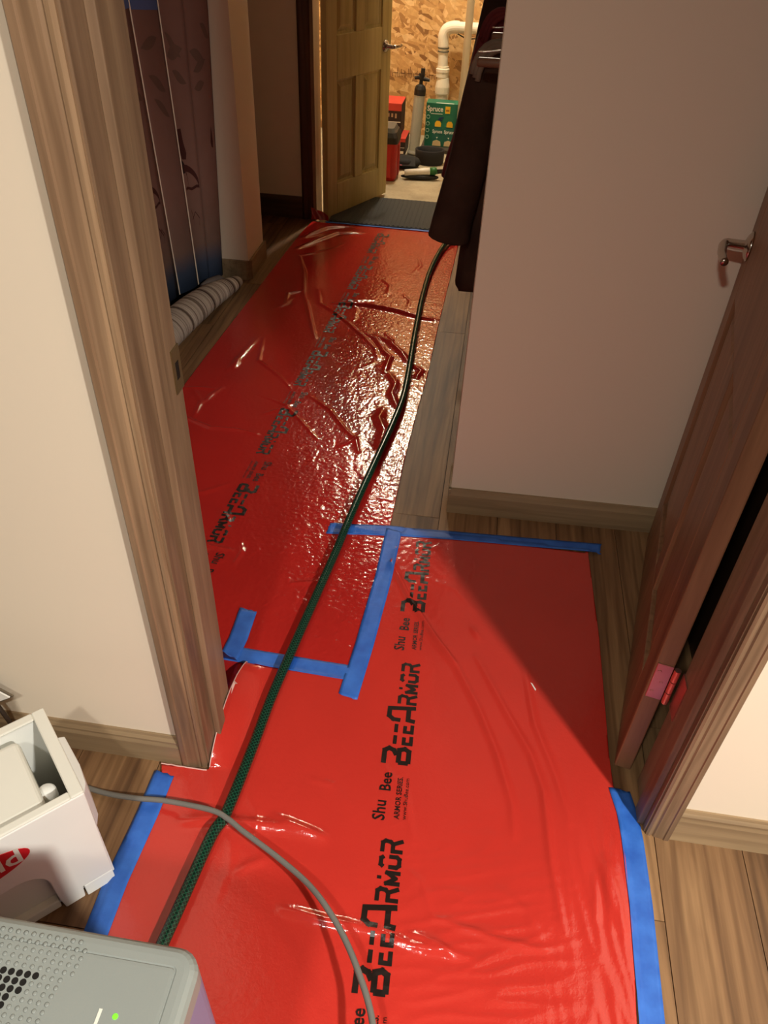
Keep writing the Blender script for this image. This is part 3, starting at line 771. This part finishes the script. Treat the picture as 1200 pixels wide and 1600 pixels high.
obj('top_rim', MB().loft(rings([(GH-.046, 0), (GH-.012, 0), (GH-.005, .003), (GH-.001, .007), (GH, .012), (GH, .019), (GH-.0012, .020)], RC)), GREYP, gm)
obj('top_panel', MB().loft(rings([(GH-.0015, .0205), (GH+.0005, .0212), (GH+.0008, .024)], RC)), GREYP, gm)
hm = MB().lathe([(0, 0), (.0031, 0), (.0031, .0004), (0, .0004)], 14).mesh('vent_hole'); hm.materials.append(BLACK)
dm_ = MB().lathe([(.0022, 0), (.0015, .0005), (0, .0007)], 10).mesh('vent_dimple'); dm_.materials.append(GREYP)
for p in dm_.polygons: p.use_smooth = True
# top coordinates are relative to the empty: world = local + (-.185,.274)
x00, y00 = -.3305+.185, .2270-.274
ncol = {0: 0, 1: 1, 2: 1, 3: 2, 4: 2, 5: 3, 6: 3, 7: 3, 8: 3}
for r_ in range(9):
    for c_ in range(ncol[r_], 14):
        o = bpy.data.objects.new('vent_hole', hm); col.objects.link(o); o.parent = gm
        o.location = (x00-.0079*c_-.0009*r_, y00-.0068*r_, GH+.0008)
for r_ in range(-5, 9):
    lo = -5+abs(r_+5)*0 if r_ < 0 else -3
    for c_ in range(-3 if r_ > -1 else -8+(-r_), 14):
        if r_ >= 0 and c_ >= ncol[r_]: continue
        if r_ < 0 and c_ < -4-(r_+5)//2*0: continue
        o = bpy.data.objects.new('vent_dimple', dm_); col.objects.link(o); o.parent = gm
        o.location = (x00-.0079*c_-.0009*r_, y00-.0068*r_, GH+.0008)
ld = obj('indicator_light', MB().lathe([(0, 0), (.0025, 0), (.0025, .0006), (0, .0008)], 12), LED, gm); ld.location = (-.245+.185, .207-.274, GH+.0009)
obj('icon_bar', MB().box(-.0765, -.0735, -.078, -.063, GH+.0009, GH+.0012), WPRINT, gm)
ic = MB(); ic.box(-.050, -.034, -.0745, -.0725, GH+.0009, GH+.0012); ic.box(-.050, -.048, -.085, -.0725, GH+.0009, GH+.0012); ic.box(-.036, -.034, -.085, -.0725, GH+.0009, GH+.0012); ic.box(-.044, -.040, -.085, -.0755, GH+.0009, GH+.0012)
obj('icon_frame', ic, plain('pale_grey_print', hexc(190, 194, 190), .5), gm)
obj('side_label', MB().box(-.0005, .0008, -.17, -.045, .47, .60), SILLG, gm)
# ------------------------------------------------------------------ rolled towel, curtain
tw = [(-1.222, 2.15), (-1.214, 2.35), (-1.204, 2.55), (-1.190, 2.72), (-1.172, 2.86), (-1.150, 3.00), (-1.122, 3.12), (-1.104, 3.20), (-1.096, 3.245), (-1.093, 3.262)]
trr = [.066, .070, .070, .072, .070, .062, .050, .038, .030, .012]
pts = spline([(a, b, r*.80+.003) for (a, b), r in zip(tw, trr)], 4)
rr = []
for i in range(len(pts)):
    t = i/4; k = min(int(t), len(trr)-2); rr.append(trr[k]+(trr[k+1]-trr[k])*(t-k))
tm = MB(); tm.tube(pts, rr, 20, True, .80)
towel = obj('rolled_towel', tm, TOWEL, smooth=True)
tag(towel, 'grey striped rolled towel lying on the floor against the printed curtain', 'towel')
tb = obj('towel_end', MB().tube([(-1.222, 3.15, .025), (-1.205, 3.19, .028), (-1.18, 3.25, .024), (-1.17, 3.28, .015)], [.020, .026, .024, .008], 12), plain('grey_towel', hexc(120, 108, 100), .95), towel, smooth=True)
ctn = empty('curtain', (0, 0, 0))
tag(ctn, 'pale curtain printed with leaves and sails hanging left of the hall', 'curtain')
edges = [((-1.30, 2.45), (-1.30, 2.40)), ((-1.30, 2.78), (-1.30, 2.71)), ((-1.312, 3.085), (-1.312, 3.00)), ((-1.265, 3.20), (-1.285, 3.19)), ((-1.232, 3.265), (-1.215, 3.265)), ((-1.192, 3.330), (-1.140, 3.330))]
zt = 2.1
for i, ((b0, t0), (b1, t1)) in enumerate(zip(edges, edges[1:])):
    m = MB(); n = 8; zb = .015
    for s in range(13):
        z = zb+(zt-zb)*s/12; f = min(1, z/1.12)
        for j in range(n+1):
            a = j/n
            bx, by = b0[0]+(b1[0]-b0[0])*a, b0[1]+(b1[1]-b0[1])*a
            tx, ty = t0[0]+(t1[0]-t0[0])*a, t0[1]+(t1[1]-t0[1])*a
            bow = .010*math.sin(a*math.pi)*(-1 if i % 2 else 1)
            m.v.append((bx+(tx-bx)*f+bow - (.004 if a == 0 else 0), by+(ty-by)*f, z))
    for s in range(12):
        for j in range(n):
            q = s*(n+1)+j; m.f.append((q, q+1, q+n+2, q+n+1))
    pn = obj('curtain_panel', m, CURT, ctn, smooth=True)
    sd = pn.modifiers.new('thickness', 'SOLIDIFY'); sd.thickness = .002
    if i in (2, 3):
        f0 = 1.0
        hm_ = MB().tube([(b0[0]+(t0[0]-b0[0])*min(1, z/1.12)+.003, b0[1]+(t0[1]-b0[1])*min(1, z/1.12), z) for z in [zb+(zt-zb)*k/20 for k in range(21)]], .0026, 6)
        obj('curtain_hem', hm_, HEM, pn)
# prints on the curtain: flat shapes laid on a panel, in (across, height) coordinates
def csurf(i, a, z):
    (b0, t0), (b1, t1) = edges[i], edges[i+1]; f = min(1, z/1.12)
    bx, by = b0[0]+(b1[0]-b0[0])*a, b0[1]+(b1[1]-b0[1])*a
    tx, ty = t0[0]+(t1[0]-t0[0])*a, t0[1]+(t1[1]-t0[1])*a
    d = Vector((b1[0]-b0[0], b1[1]-b0[1], 0)).normalized(); nrm = Vector((d.y, -d.x, 0))
    return Vector((bx+(tx-bx)*f+.010*math.sin(a*math.pi)*(-1 if i % 2 else 1), by+(ty-by)*f, z)) + nrm*.003
def cprint(i, poly, mat):
    pn = [o for o in ctn.children if o.name.startswith('curtain_panel')][i]
    n = len(poly); ca = sum(p[0] for p in poly)/n; cz = sum(p[1] for p in poly)/n
    m = MB(); m.v = [tuple(csurf(i, ca, cz))]
    for k in (.5, 1.0): m.v += [tuple(csurf(i, ca+(a-ca)*k, cz+(z-cz)*k)) for a, z in poly]
    for j in range(n):
        q = (j+1) % n; m.f.append((0, 1+j, 1+q)); m.f.append((1+j, 1+n+j, 1+n+q, 1+q))
    return obj('curtain_print', m, mat, pn)
def cleaf(i, a, z, la, lz, w_, mat):
    """leaf from (a,z) to (a+la, z+lz), half width w_ in metres of height"""
    up, dn = [], []
    for k in range(7):
        t = k/6; s_ = math.sin(math.pi*t); up.append((a+la*t-.0*s_, z+lz*t+w_*s_)); dn.append((a+la*t, z+lz*t-w_*s_))
    return cprint(i, up+dn[::-1][1:-1], mat)
def cstroke(i, pts, w_, mat):
    out = [(a, z+w_) for a, z in pts]+[(a, z-w_) for a, z in reversed(pts)]
    pn = [o for o in ctn.children if o.name.startswith('curtain_panel')][i]
    m = MB()
    for (a, z), (a2, z2) in zip(pts, pts[1:]):
        m.quad(csurf(i, a, z-w_), csurf(i, a2, z2-w_), csurf(i, a2, z2+w_), csurf(i, a, z+w_))
    return obj('curtain_print', m, mat, pn)
def csail(i, a, z, wa, h, mat):
    """swept sail: thick outer curve with scalloped foot"""
    cstroke(i, [(a+wa*math.sin(t*1.5), z+h*math.cos(t*1.5)) for t in [k/8 for k in range(9)]], h*.16, mat)
    cstroke(i, [(a+wa*t, z+h*.05*math.sin(t*9)) for t in [k/6 for k in range(7)]], h*.07, mat)
    cstroke(i, [(a+wa*(.05+.25*math.sin(t*1.5)), z+h*math.cos(t*1.5)) for t in [k/6 for k in range(7)]], h*.10, mat)
for (i, a, z, la, lz, w_) in ((1, .62, .98, .30, .03, .022), (1, .60, .86, .34, -.05, .02), (2, .10, .97, .6, .02, .020), (2, .2, .88, .55, -.07, .022), (2, .25, .80, .5, -.08, .020),
                              (3, .15, 1.0, .6, -.09, .024), (3, .12, .92, .7, .02, .026), (3, .3, .87, .55, -.05, .020), (4, .05, .93, .5, -.03, .022), (4, .12, .86, .5, .04, .02), (4, .1, .80, .4, .02, .018), (4, .5, 1.02, .4, -.05, .02)):
    cleaf(i, a, z, la, lz, w_, CPRINT2)
csail(1, .60, .43, .30, .075, CPRINT); csail(3, .18, .43, .75, .085, CPRINT)
cprint(3, [(.02, .665), (.34, .665), (.40, .61), (.50, .57), (.44, .545), (.15, .55), (.05, .60)], CPRINT)
cprint(3, [(.0, .52), (.12, .55), (.28, .53), (.26, .495), (.05, .495)], plain('black_curtain_print', hexc(34, 16, 12), .8))
cprint(4, [(.62, .60), (.70, .66), (.78, .60), (.76, .575), (.66, .58)], CPRINT)
cprint(1, [(.66, .62), (.71, .60), (.74, .53), (.70, .51), (.67, .55)], CPRINT)
for i, a0 in ((3, .35), (1, .72)):
    cstroke(i, [(a0, .345), (a0+.04*3, .30), (a0+.10, .27)], .004, CPRINT)
    cstroke(i, [(a0+.03, .30), (a0+.25, .33), (a0+.45, .30), (a0+.40, .27)] if i == 3 else [(a0, .30), (a0+.08, .33), (a0+.16, .30)], .0025, CPRINT)
cstroke(1, [(.3+.07*k, 1.14) for k in range(11)], .045, CBLUE); cstroke(2, [(.03+.094*k, 1.14-.002*k) for k in range(11)], .05, CBLUE)
# ------------------------------------------------------------------ hangers and garments in the open closet
rod = obj('closet_rod', MB().tube([(.14, 1.99, 1.298), (.14, 4.18, 1.298)], .016, 14), CHROME, smooth=True)
tag(rod, 'metal closet rod behind the wall carrying the hangers', 'rod')
def hanger(y, x0, label, z=1.12):
    h = empty('hanger', (.14, y, z)); tag(h, label, 'hanger', 'wire hangers with wooden bars in the closet')
    obj('bar', MB().tube([(x0-.14, 0, 0), (x0-.135, 0, 0), (.21, 0, 0)], [.008, .0115, .0115], 12), WOODBAR, h, smooth=True)
    obj('wire', MB().tube(spline([(x0-.14, 0, .022), (x0-.09, 0, .028), (-.10, 0, .045), (-.02, 0, .085), (0, 0, .11), (.02, 0, .085), (.10, 0, .045), (.21, 0, .024)], 5), .0022, 6), CHROME, h, smooth=True)
    obj('hook', MB().tube(spline([(0, 0, .11), (0, 0, .14), (.021, 0, .16), (.021, 0, .185), (0, 0, .202), (-.021, 0, .185), (-.022, 0, .17)], 5), .0022, 6), CHROME, h, smooth=True)
    return h
hanger(2.30, -.076, 'nearest hanger with a brown bar in front of the dark jacket')
hanger(2.72, -.054, 'hanger between the dark jacket and the maroon garment')
hanger(3.10, -.040, 'farthest hanger beyond the maroon garment')
def garment(name, y, mat, cuffm, label, xl, ztop_, slz, bodyz, sl):
    g = empty(name, (.14, y, 0)); tag(g, label, 'jacket', 'dark garments hanging in the closet')
    m = MB(); rg = []
    for k in range(15):
        t = k/14; z = bodyz+(ztop_-bodyz)*t
        half = .222*(1-.14*t); xc = .0
        if t > .86: half *= math.cos((t-.86)/.14*1.25)
        dy = .070*(1-.35*t)*(1 if t < .9 else 1-(t-.9)*4)
        ring = []
        for j in range(36):
            a = 2*math.pi*j/36; wv = 1+.10*math.sin(a*7+2*t)*(1-t)
            ring.append((xc+half*math.cos(a)*(1+.03*math.sin(9*a)), dy*math.sin(a)*wv, z+(.012*math.sin(5*a) if k == 0 else 0)))
        rg.append(ring)
    m.loft(rg); obj('body', m, mat, g, smooth=True)
    for sgn in (-1, 1):
        p = spline([(sgn*(.12), 0, ztop_-.040), (sgn*.175, -.02, ztop_-.055), (sgn*(.196), -.035, ztop_-.13), (sgn*(.215), -.055, ztop_-.30), (sgn*(.248), -.06, slz+.06), (sgn*.256, -.06, slz)], 5)
        n = len(p); rad = [.036+.012*min(1, i/8) + .012*max(0, (i-8)/(n-8)) for i in range(n)]
        mm = MB().tube(p, rad, 16, True, 1.15)
        for i, v in enumerate(mm.v):
            q = Vector(v); q.y += .006*math.sin(q.z*60+q.x*30); mm.v[i] = tuple(q)
        s = obj('sleeve', mm, mat, g, smooth=True)
        arc = MB()
        for dd in (0, .016, .032):
            arc.tube([(sgn*(.170+.060*math.sin(a)-dd*.5), -.080-dd*.12, ztop_-.080+.082*math.cos(a)-dd*.5) for a in [-.75+2.3*i/9 for i in range(10)]], .0085, 7)
        obj('shoulder_rib', arc, cuffm, s, smooth=True)
    obj('hook', MB().tube(spline([(0, 0, ztop_-.01), (0, 0, 1.255), (.021, 0, 1.275), (.021, 0, 1.305), (0, 0, 1.322), (-.021, 0, 1.305), (-.022, 0, 1.29)], 5), .0022, 6), CHROME, g)
    return g
garment('jacket', 2.52, COAT, CUFF, 'long dark brown jacket hanging nearest in the closet', -.1, 1.145, .60, .42, .0)
garment('jacket', 2.95, COAT2, COAT2, 'maroon garment hanging behind the dark brown jacket', -.1, 1.17, .66, .55, .0)
garment('jacket', 3.42, COAT, COAT, 'dark garment hanging deepest in the closet', -.1, 1.25, .66, .42, .0)
# ------------------------------------------------------------------ storage room things
mat_ = obj('door_mat', MB().box(-.86, -.165, 4.162, 4.62, 0, .010), RUBBER, bevel=.004); tag(mat_, 'dark grey rubber mat inside the storage doorway', 'mat')
mm = MB()
for i in range(28): mm.box(-.85+.0245*i, -.85+.0245*i+.012, 4.17, 4.61, .010, .0125)
obj('rib', mm, RUBBER, mat_)['kind'] = 'stuff'
tbx = empty('tool_box', (-.73, 5.06, 0)); tag(tbx, 'red box with black lid standing beside the pine door edge', 'tool box')
obj('body', MB().loft([[(x, y, z) for x, y in rrect(-.135-i, .135+i, -.10-i, .10+i, .025)] for z, i in ((0, -.008), (.02, 0), (.215, 0))]), REDP, tbx)
for dx in (-.09, -.03, .03, .09): obj('rib', MB().box(dx-.012, dx+.012, -.106, -.098, .02, .20), REDP, tbx, bevel=.003)
obj('side_rib', MB().box(.133, .141, -.03, .03, .02, .20), REDP, tbx, bevel=.003)
obj('lid', MB().loft([[(x, y, z) for x, y in rrect(-.138+i, .138-i, -.103+i, .103-i, .025)] for z, i in ((.215, 0), (.25, 0), (.275, .012))]), BLACK, tbx)
obj('lid_top', MB().loft([[(x, y, z) for x, y in rrect(-.12+i, .12-i, -.088+i, .088-i, .02)] for z, i in ((.275, 0), (.298, .01))]), plain('dark_grey_lid', hexc(74, 76, 72), .5), tbx)
def carton(name, loc, w_, d_, h_, rz, label):
    c = empty(name, loc, rz); tag(c, label, 'box', 'red and black cartons in the storage room')
    obj('carton', MB().box(-w_/2, w_/2, -d_/2, d_/2, 0, h_-.004), plain('black_carton', hexc(44, 26, 24), .6), c, bevel=.002)
    obj('top_flap', MB().box(-w_/2-.001, w_/2+.001, -d_/2-.001, d_/2+.001, h_-.006, h_), REDBOX, c, bevel=.001)
    obj('red_band', MB().box(-w_/2+.0, w_/2, -d_/2-.0015, -d_/2, h_*.78, h_-.006), REDBOX, c)
    pr = MB(); random.seed(len(name)+int(loc[2]*100))
    for i in range(9): a = -w_/2+.012+i*(w_-.03)/9; pr.box(a, a+.012, -d_/2-.002, -d_/2-.0012, h_*(.50+.1*random.random()), h_*.70)
    obj('printed_picture', pr, plain('tan_print', hexc(170, 140, 110), .6), c)
    obj('print_stripe', MB().box(-w_/2+.004, w_/2-.004, -d_/2-.002, -d_/2-.0012, h_*.43, h_*.455), WPRINT, c)
    obj('print_label', MB().box(w_*.12, w_/2-.01, -d_/2-.002, -d_/2-.0012, h_*.08, h_*.24), WPRINT, c)
    return c
carton('carton_box', (-.735, 5.66, 0), .25, .22, .105, 0, 'lower red topped black carton behind the red box')
carton('carton_box', (-.775, 5.70, .105), .25, .22, .20, 0, 'upper red topped black carton leaning nearest the strand board wall')
tu = empty('hand_pump', (-.557, 5.60, 0)); tu.rotation_euler = (math.radians(-3), math.radians(3), 0)
tag(tu, 'tall pale grey tube with black valve top standing on the storage floor', 'pump')
obj('tube', MB().lathe([(0, .02), (.036, .02), (.036, .36), (0, .36)], 20), TUBEG, tu, smooth=False)
obj('foot', MB().lathe([(0, .004), (.044, .004), (.044, .012), (.038, .024), (0, .024)], 20), plain('grey_foot', hexc(150, 150, 140), .5), tu)
tc_ = obj('cap', MB().lathe([(0, .36), (.038, .36), (.038, .395), (.030, .415), (.012, .425), (.012, .45), (.018, .452), (.018, .485), (0, .485)], 16), BLACK, tu)
obj('valve', MB().tube([(-.045, 0, .455), (-.02, 0, .462), (.02, 0, .455), (.055, 0, .452)], [.010, .013, .013, .009], 10).tube([(.005, 0, .47), (.005, 0, .515)], [.016, .014], 10), BLACK, tc_)
# green carton on a low platform
pl_ = obj('low_platform', MB().box(-.52, -.02, 5.66, 5.94, .0, .022), plain('dark_platform', hexc(62, 56, 44), .7), bevel=.003)
tag(pl_, 'dark low platform under the green carton', 'platform')
sp_ = empty('green_carton', (-.365, 5.80, .022)); tag(sp_, 'green carton with white lettering and yellow marks against the strand board', 'box')
obj('carton', MB().box(-.135, .155, -.06, .06, 0, .272), GREENBOX, sp_, bevel=.002)
def face_text(body, size, x, z, parent, mat, y=-.0606, fit=None, off=0):
    me = text_mesh(body, size, 0, off); me.materials.append(mat)
    xs = [v.co.x for v in me.vertices]; k = fit/(max(xs)-min(xs)) if fit else 1
    for v in me.vertices: v.co = (x+v.co.x*k, y, z+v.co.y)
    o = bpy.data.objects.new('print_lettering', me); col.objects.link(o); o.parent = parent
face_text('Spruce', .046, -.128, .222, sp_, WPRINT, fit=.108, off=.0012)
obj('print_stripe', MB().box(-.10, -.022, -.0612, -.06, .205, .2085), WPRINT, sp_)
obj('yellow_mark', MB().box(-.005, .028, -.0612, -.06, .212, .255), YELL, sp_)
obj('mark_stripe', MB().box(.0, .023, -.0618, -.0612, .225, .236), plain('brown_print', hexc(150, 100, 20), .6), sp_)
obj('top_print', MB().box(-.07, .05, -.058, -.045, .272, .2726), WPRINT, sp_)
for j in range(4): obj('round_icon', MB().tube([(-.118+.011*math.cos(a), -.0608, .185-.042*j+.011*math.sin(a)) for a in [2*math.pi*i/12 for i in range(13)]], .0016, 5), plain('pale_green_print', hexc(170, 200, 180), .6), sp_)
for i, bx in enumerate((-.085, -.005)):
    b = obj('printed_jug', MB().prism([(bx, .004), (bx+.072, .004), (bx+.074, .11), (bx+.060, .135), (bx+.012, .135), (bx, .11)], 'y', -.0616, -.060), plain('teal_print', hexc(30, 104, 90), .6), sp_)
    obj('jug_cap', MB().prism([(bx+.016, .128), (bx+.058, .128), (bx+.058, .150), (bx+.048, .164), (bx+.026, .164), (bx+.016, .150)], 'y', -.063, -.0616), YELL, b)
    obj('jug_base', MB().prism([(bx+.006, .006), (bx+.066, .006), (bx+.062, .034), (bx+.036, .044), (bx+.010, .034)], 'y', -.063, -.0616), plain('cream_print', hexc(222, 200, 150), .6), b)
    face_text('Spruce', .030, bx+.002, .088, sp_, WPRINT, -.0634, .068, .0008)
    obj('jug_print', MB().prism([(bx+.03, .062), (bx+.042, .062), (bx+.036, .052)], 'y', -.063, -.0616), WPRINT, b)
obj('blue_trigger', MB().prism([(-.052, .172), (-.04, .186), (-.012, .190), (-.012, .182), (-.03, .176), (-.02, .166), (-.03, .163)], 'y', -.062, -.060), plain('dark_blue_print', hexc(20, 50, 90), .6), sp_)
# plumbing
pv = empty('drain_pipe', (-.44, 6.0, 0)); tag(pv, 'thick white plastic drain pipe with elbow on the strand board wall', 'pipe')
obj('lower_pipe', MB().lathe([(0, .0), (.044, .0), (.044, .30), (0, .30)], 20, (.022, 0, 0)), PVC, pv)
obj('coupling', MB().lathe([(.0, .29), (.046, .29), (.050, .305), (.050, .345), (.040, .40), (.034, .405), (0, .405)], 20, (.020, 0, 0)), PVC, pv)
obj('collar', MB().lathe([(0, .405), (.043, .405), (.043, .435), (.046, .436), (.046, .455), (.038, .458), (.038, .470), (0, .470)], 20, (.014, 0, 0)), PVC, pv)
obj('upper_pipe', MB().tube([(.012, 0, .46), (.006, 0, .60)], .0335, 18), PVC, pv)
obj('elbow', MB().tube(spline([(.006, 0, .585), (.003, 0, .645), (.022, 0, .685), (.065, 0, .700), (.10, 0, .70)], 5), .037, 18), PVC, pv)
obj('side_pipe', MB().tube([(.09, 0, .70), (.9, 0, .705)], .0335, 18), PVC, pv)
for z in (.575, .555): obj('clamp', MB().lathe([(.030, 0), (.0385, 0), (.0385, .006), (.030, .006)], 18, (.008, 0, z)), plain('dark_clamp', hexc(90, 90, 80), .5), pv)
vp = obj('vertical_pipe', MB().tube([(-.262, 5.70, 0), (-.262, 5.70, 2.43)], .024, 16), PVC, smooth=True); tag(vp, 'thin white vertical pipe standing in front of the thick drain pipe', 'pipe')
wi = obj('cable', MB().tube(spline([(-.36, 6.03, .665), (-.28, 5.99, .64), (-.20, 6.05, .62), (-.16, 6.06, .45), (-.20, 6.06, .40), (-.17, 6.06, .33), (-.2, 6.06, .2)], 6), .004, 6), BLACK); tag(wi, 'thin black cable hanging behind the white pipes', 'cable')
# stamped ink block on the board
sm = MB(); random.seed(3)
for i in range(34):
    x = -.80+.0125*i
    if random.random() < .15: continue
    z0 = .36+.012*random.random(); sm.box(x, x+.004, 6.0985, 6.1, z0, z0+.02+.05*random.random())
for k in range(8): x = -.78+.05*k; sm.box(x, x+.035, 6.0985, 6.1, .375+.05*random.random(), .381+.05*random.random()) if False else sm.box(x, x+.035, 6.0985, 6.1, .39, .3945)
obj('ink_stamp', sm, plain('faded_ink', hexc(110, 74, 40), .7), bpy.data.objects['wall_storage'])
# black pouch and belt, pruning tool
pb = empty('tool_pouch', (-.55, 5.28, 0)); tag(pb, 'black soft tool pouch lying at the foot of the grey tube', 'pouch')
def blob(c, r, n=14):
    rg = []
    for i in range(1, 9):
        a = math.pi*i/9-math.pi/2; z = c[2]+r[2]*math.sin(a); k = math.cos(a)**.6
        rg.append([(c[0]+r[0]*k*math.cos(2*math.pi*j/n)*(1+.1*math.sin(3*j)), c[1]+r[1]*k*math.sin(2*math.pi*j/n), max(.001, z)) for j in range(n)])
    return MB().loft(rg)
obj('pouch', blob((-.02, 0, .035), (.095, .07, .036)), plain('black_fabric', hexc(22, 22, 22), .8), pb, smooth=True)
obj('flap', MB().loft([[(-.09, -.068, .03), (.05, -.068, .03), (.05, -.072, .03), (-.09, -.072, .03)], [(-.08, -.03, .078), (.04, -.03, .078), (.04, -.034, .080), (-.08, -.034, .080)]]), BLACK, pb)
obj('pink_tag', MB().box(-.05, -.036, -.075, -.073, .03, .036), plain('pink_tag', hexc(210, 120, 130), .6), pb)
bl = empty('belt', (-.43, 5.42, 0)); tag(bl, 'rolled black belt beside the green carton', 'belt')
obj('belt_loop', MB().loft([[(.095*math.cos(a)*k, .075*math.sin(a)*k, z) for a in [2*math.pi*i/24 for i in range(24)]] for z, k in ((.0, .95), (.03, 1), (.085, 1.02), (.088, .98), (.085, .90), (.03, .86), (.0, .86))], caps=False), plain('black_webbing', hexc(26, 26, 28), .75), bl, smooth=True)
obj('buckle', MB().box(-.03, .03, -.02, .02, .0, .05), plain('grey_buckle', hexc(70, 72, 74), .5), bl, bevel=.006)
pt = empty('pruning_tool', (-.41, 5.06, 0), math.radians(8)); tag(pt, 'white and green hand tool with black blade lying on the concrete', 'tool')
obj('handle', MB().tube([(-.14, -.01, .040), (-.02, 0, .047), (.02, 0, .050)], [.018, .020, .021], 14), WHITEP2, pt, smooth=True)
obj('collar', MB().tube([(.018, 0, .050), (.045, 0, .052), (.062, 0, .056)], [.022, .024, .018], 14), GREENP, pt, smooth=True)
obj('blade', MB().prism([(.055, .035), (.055, .062), (.13, .066), (.15, .054), (.155, .045), (.09, .040)], 'y', -.004, .006), BLACK, pt)
obj('sheath', blob((-.04, .0, .016), (.115, .030, .015)), BLACK, pt, smooth=True)
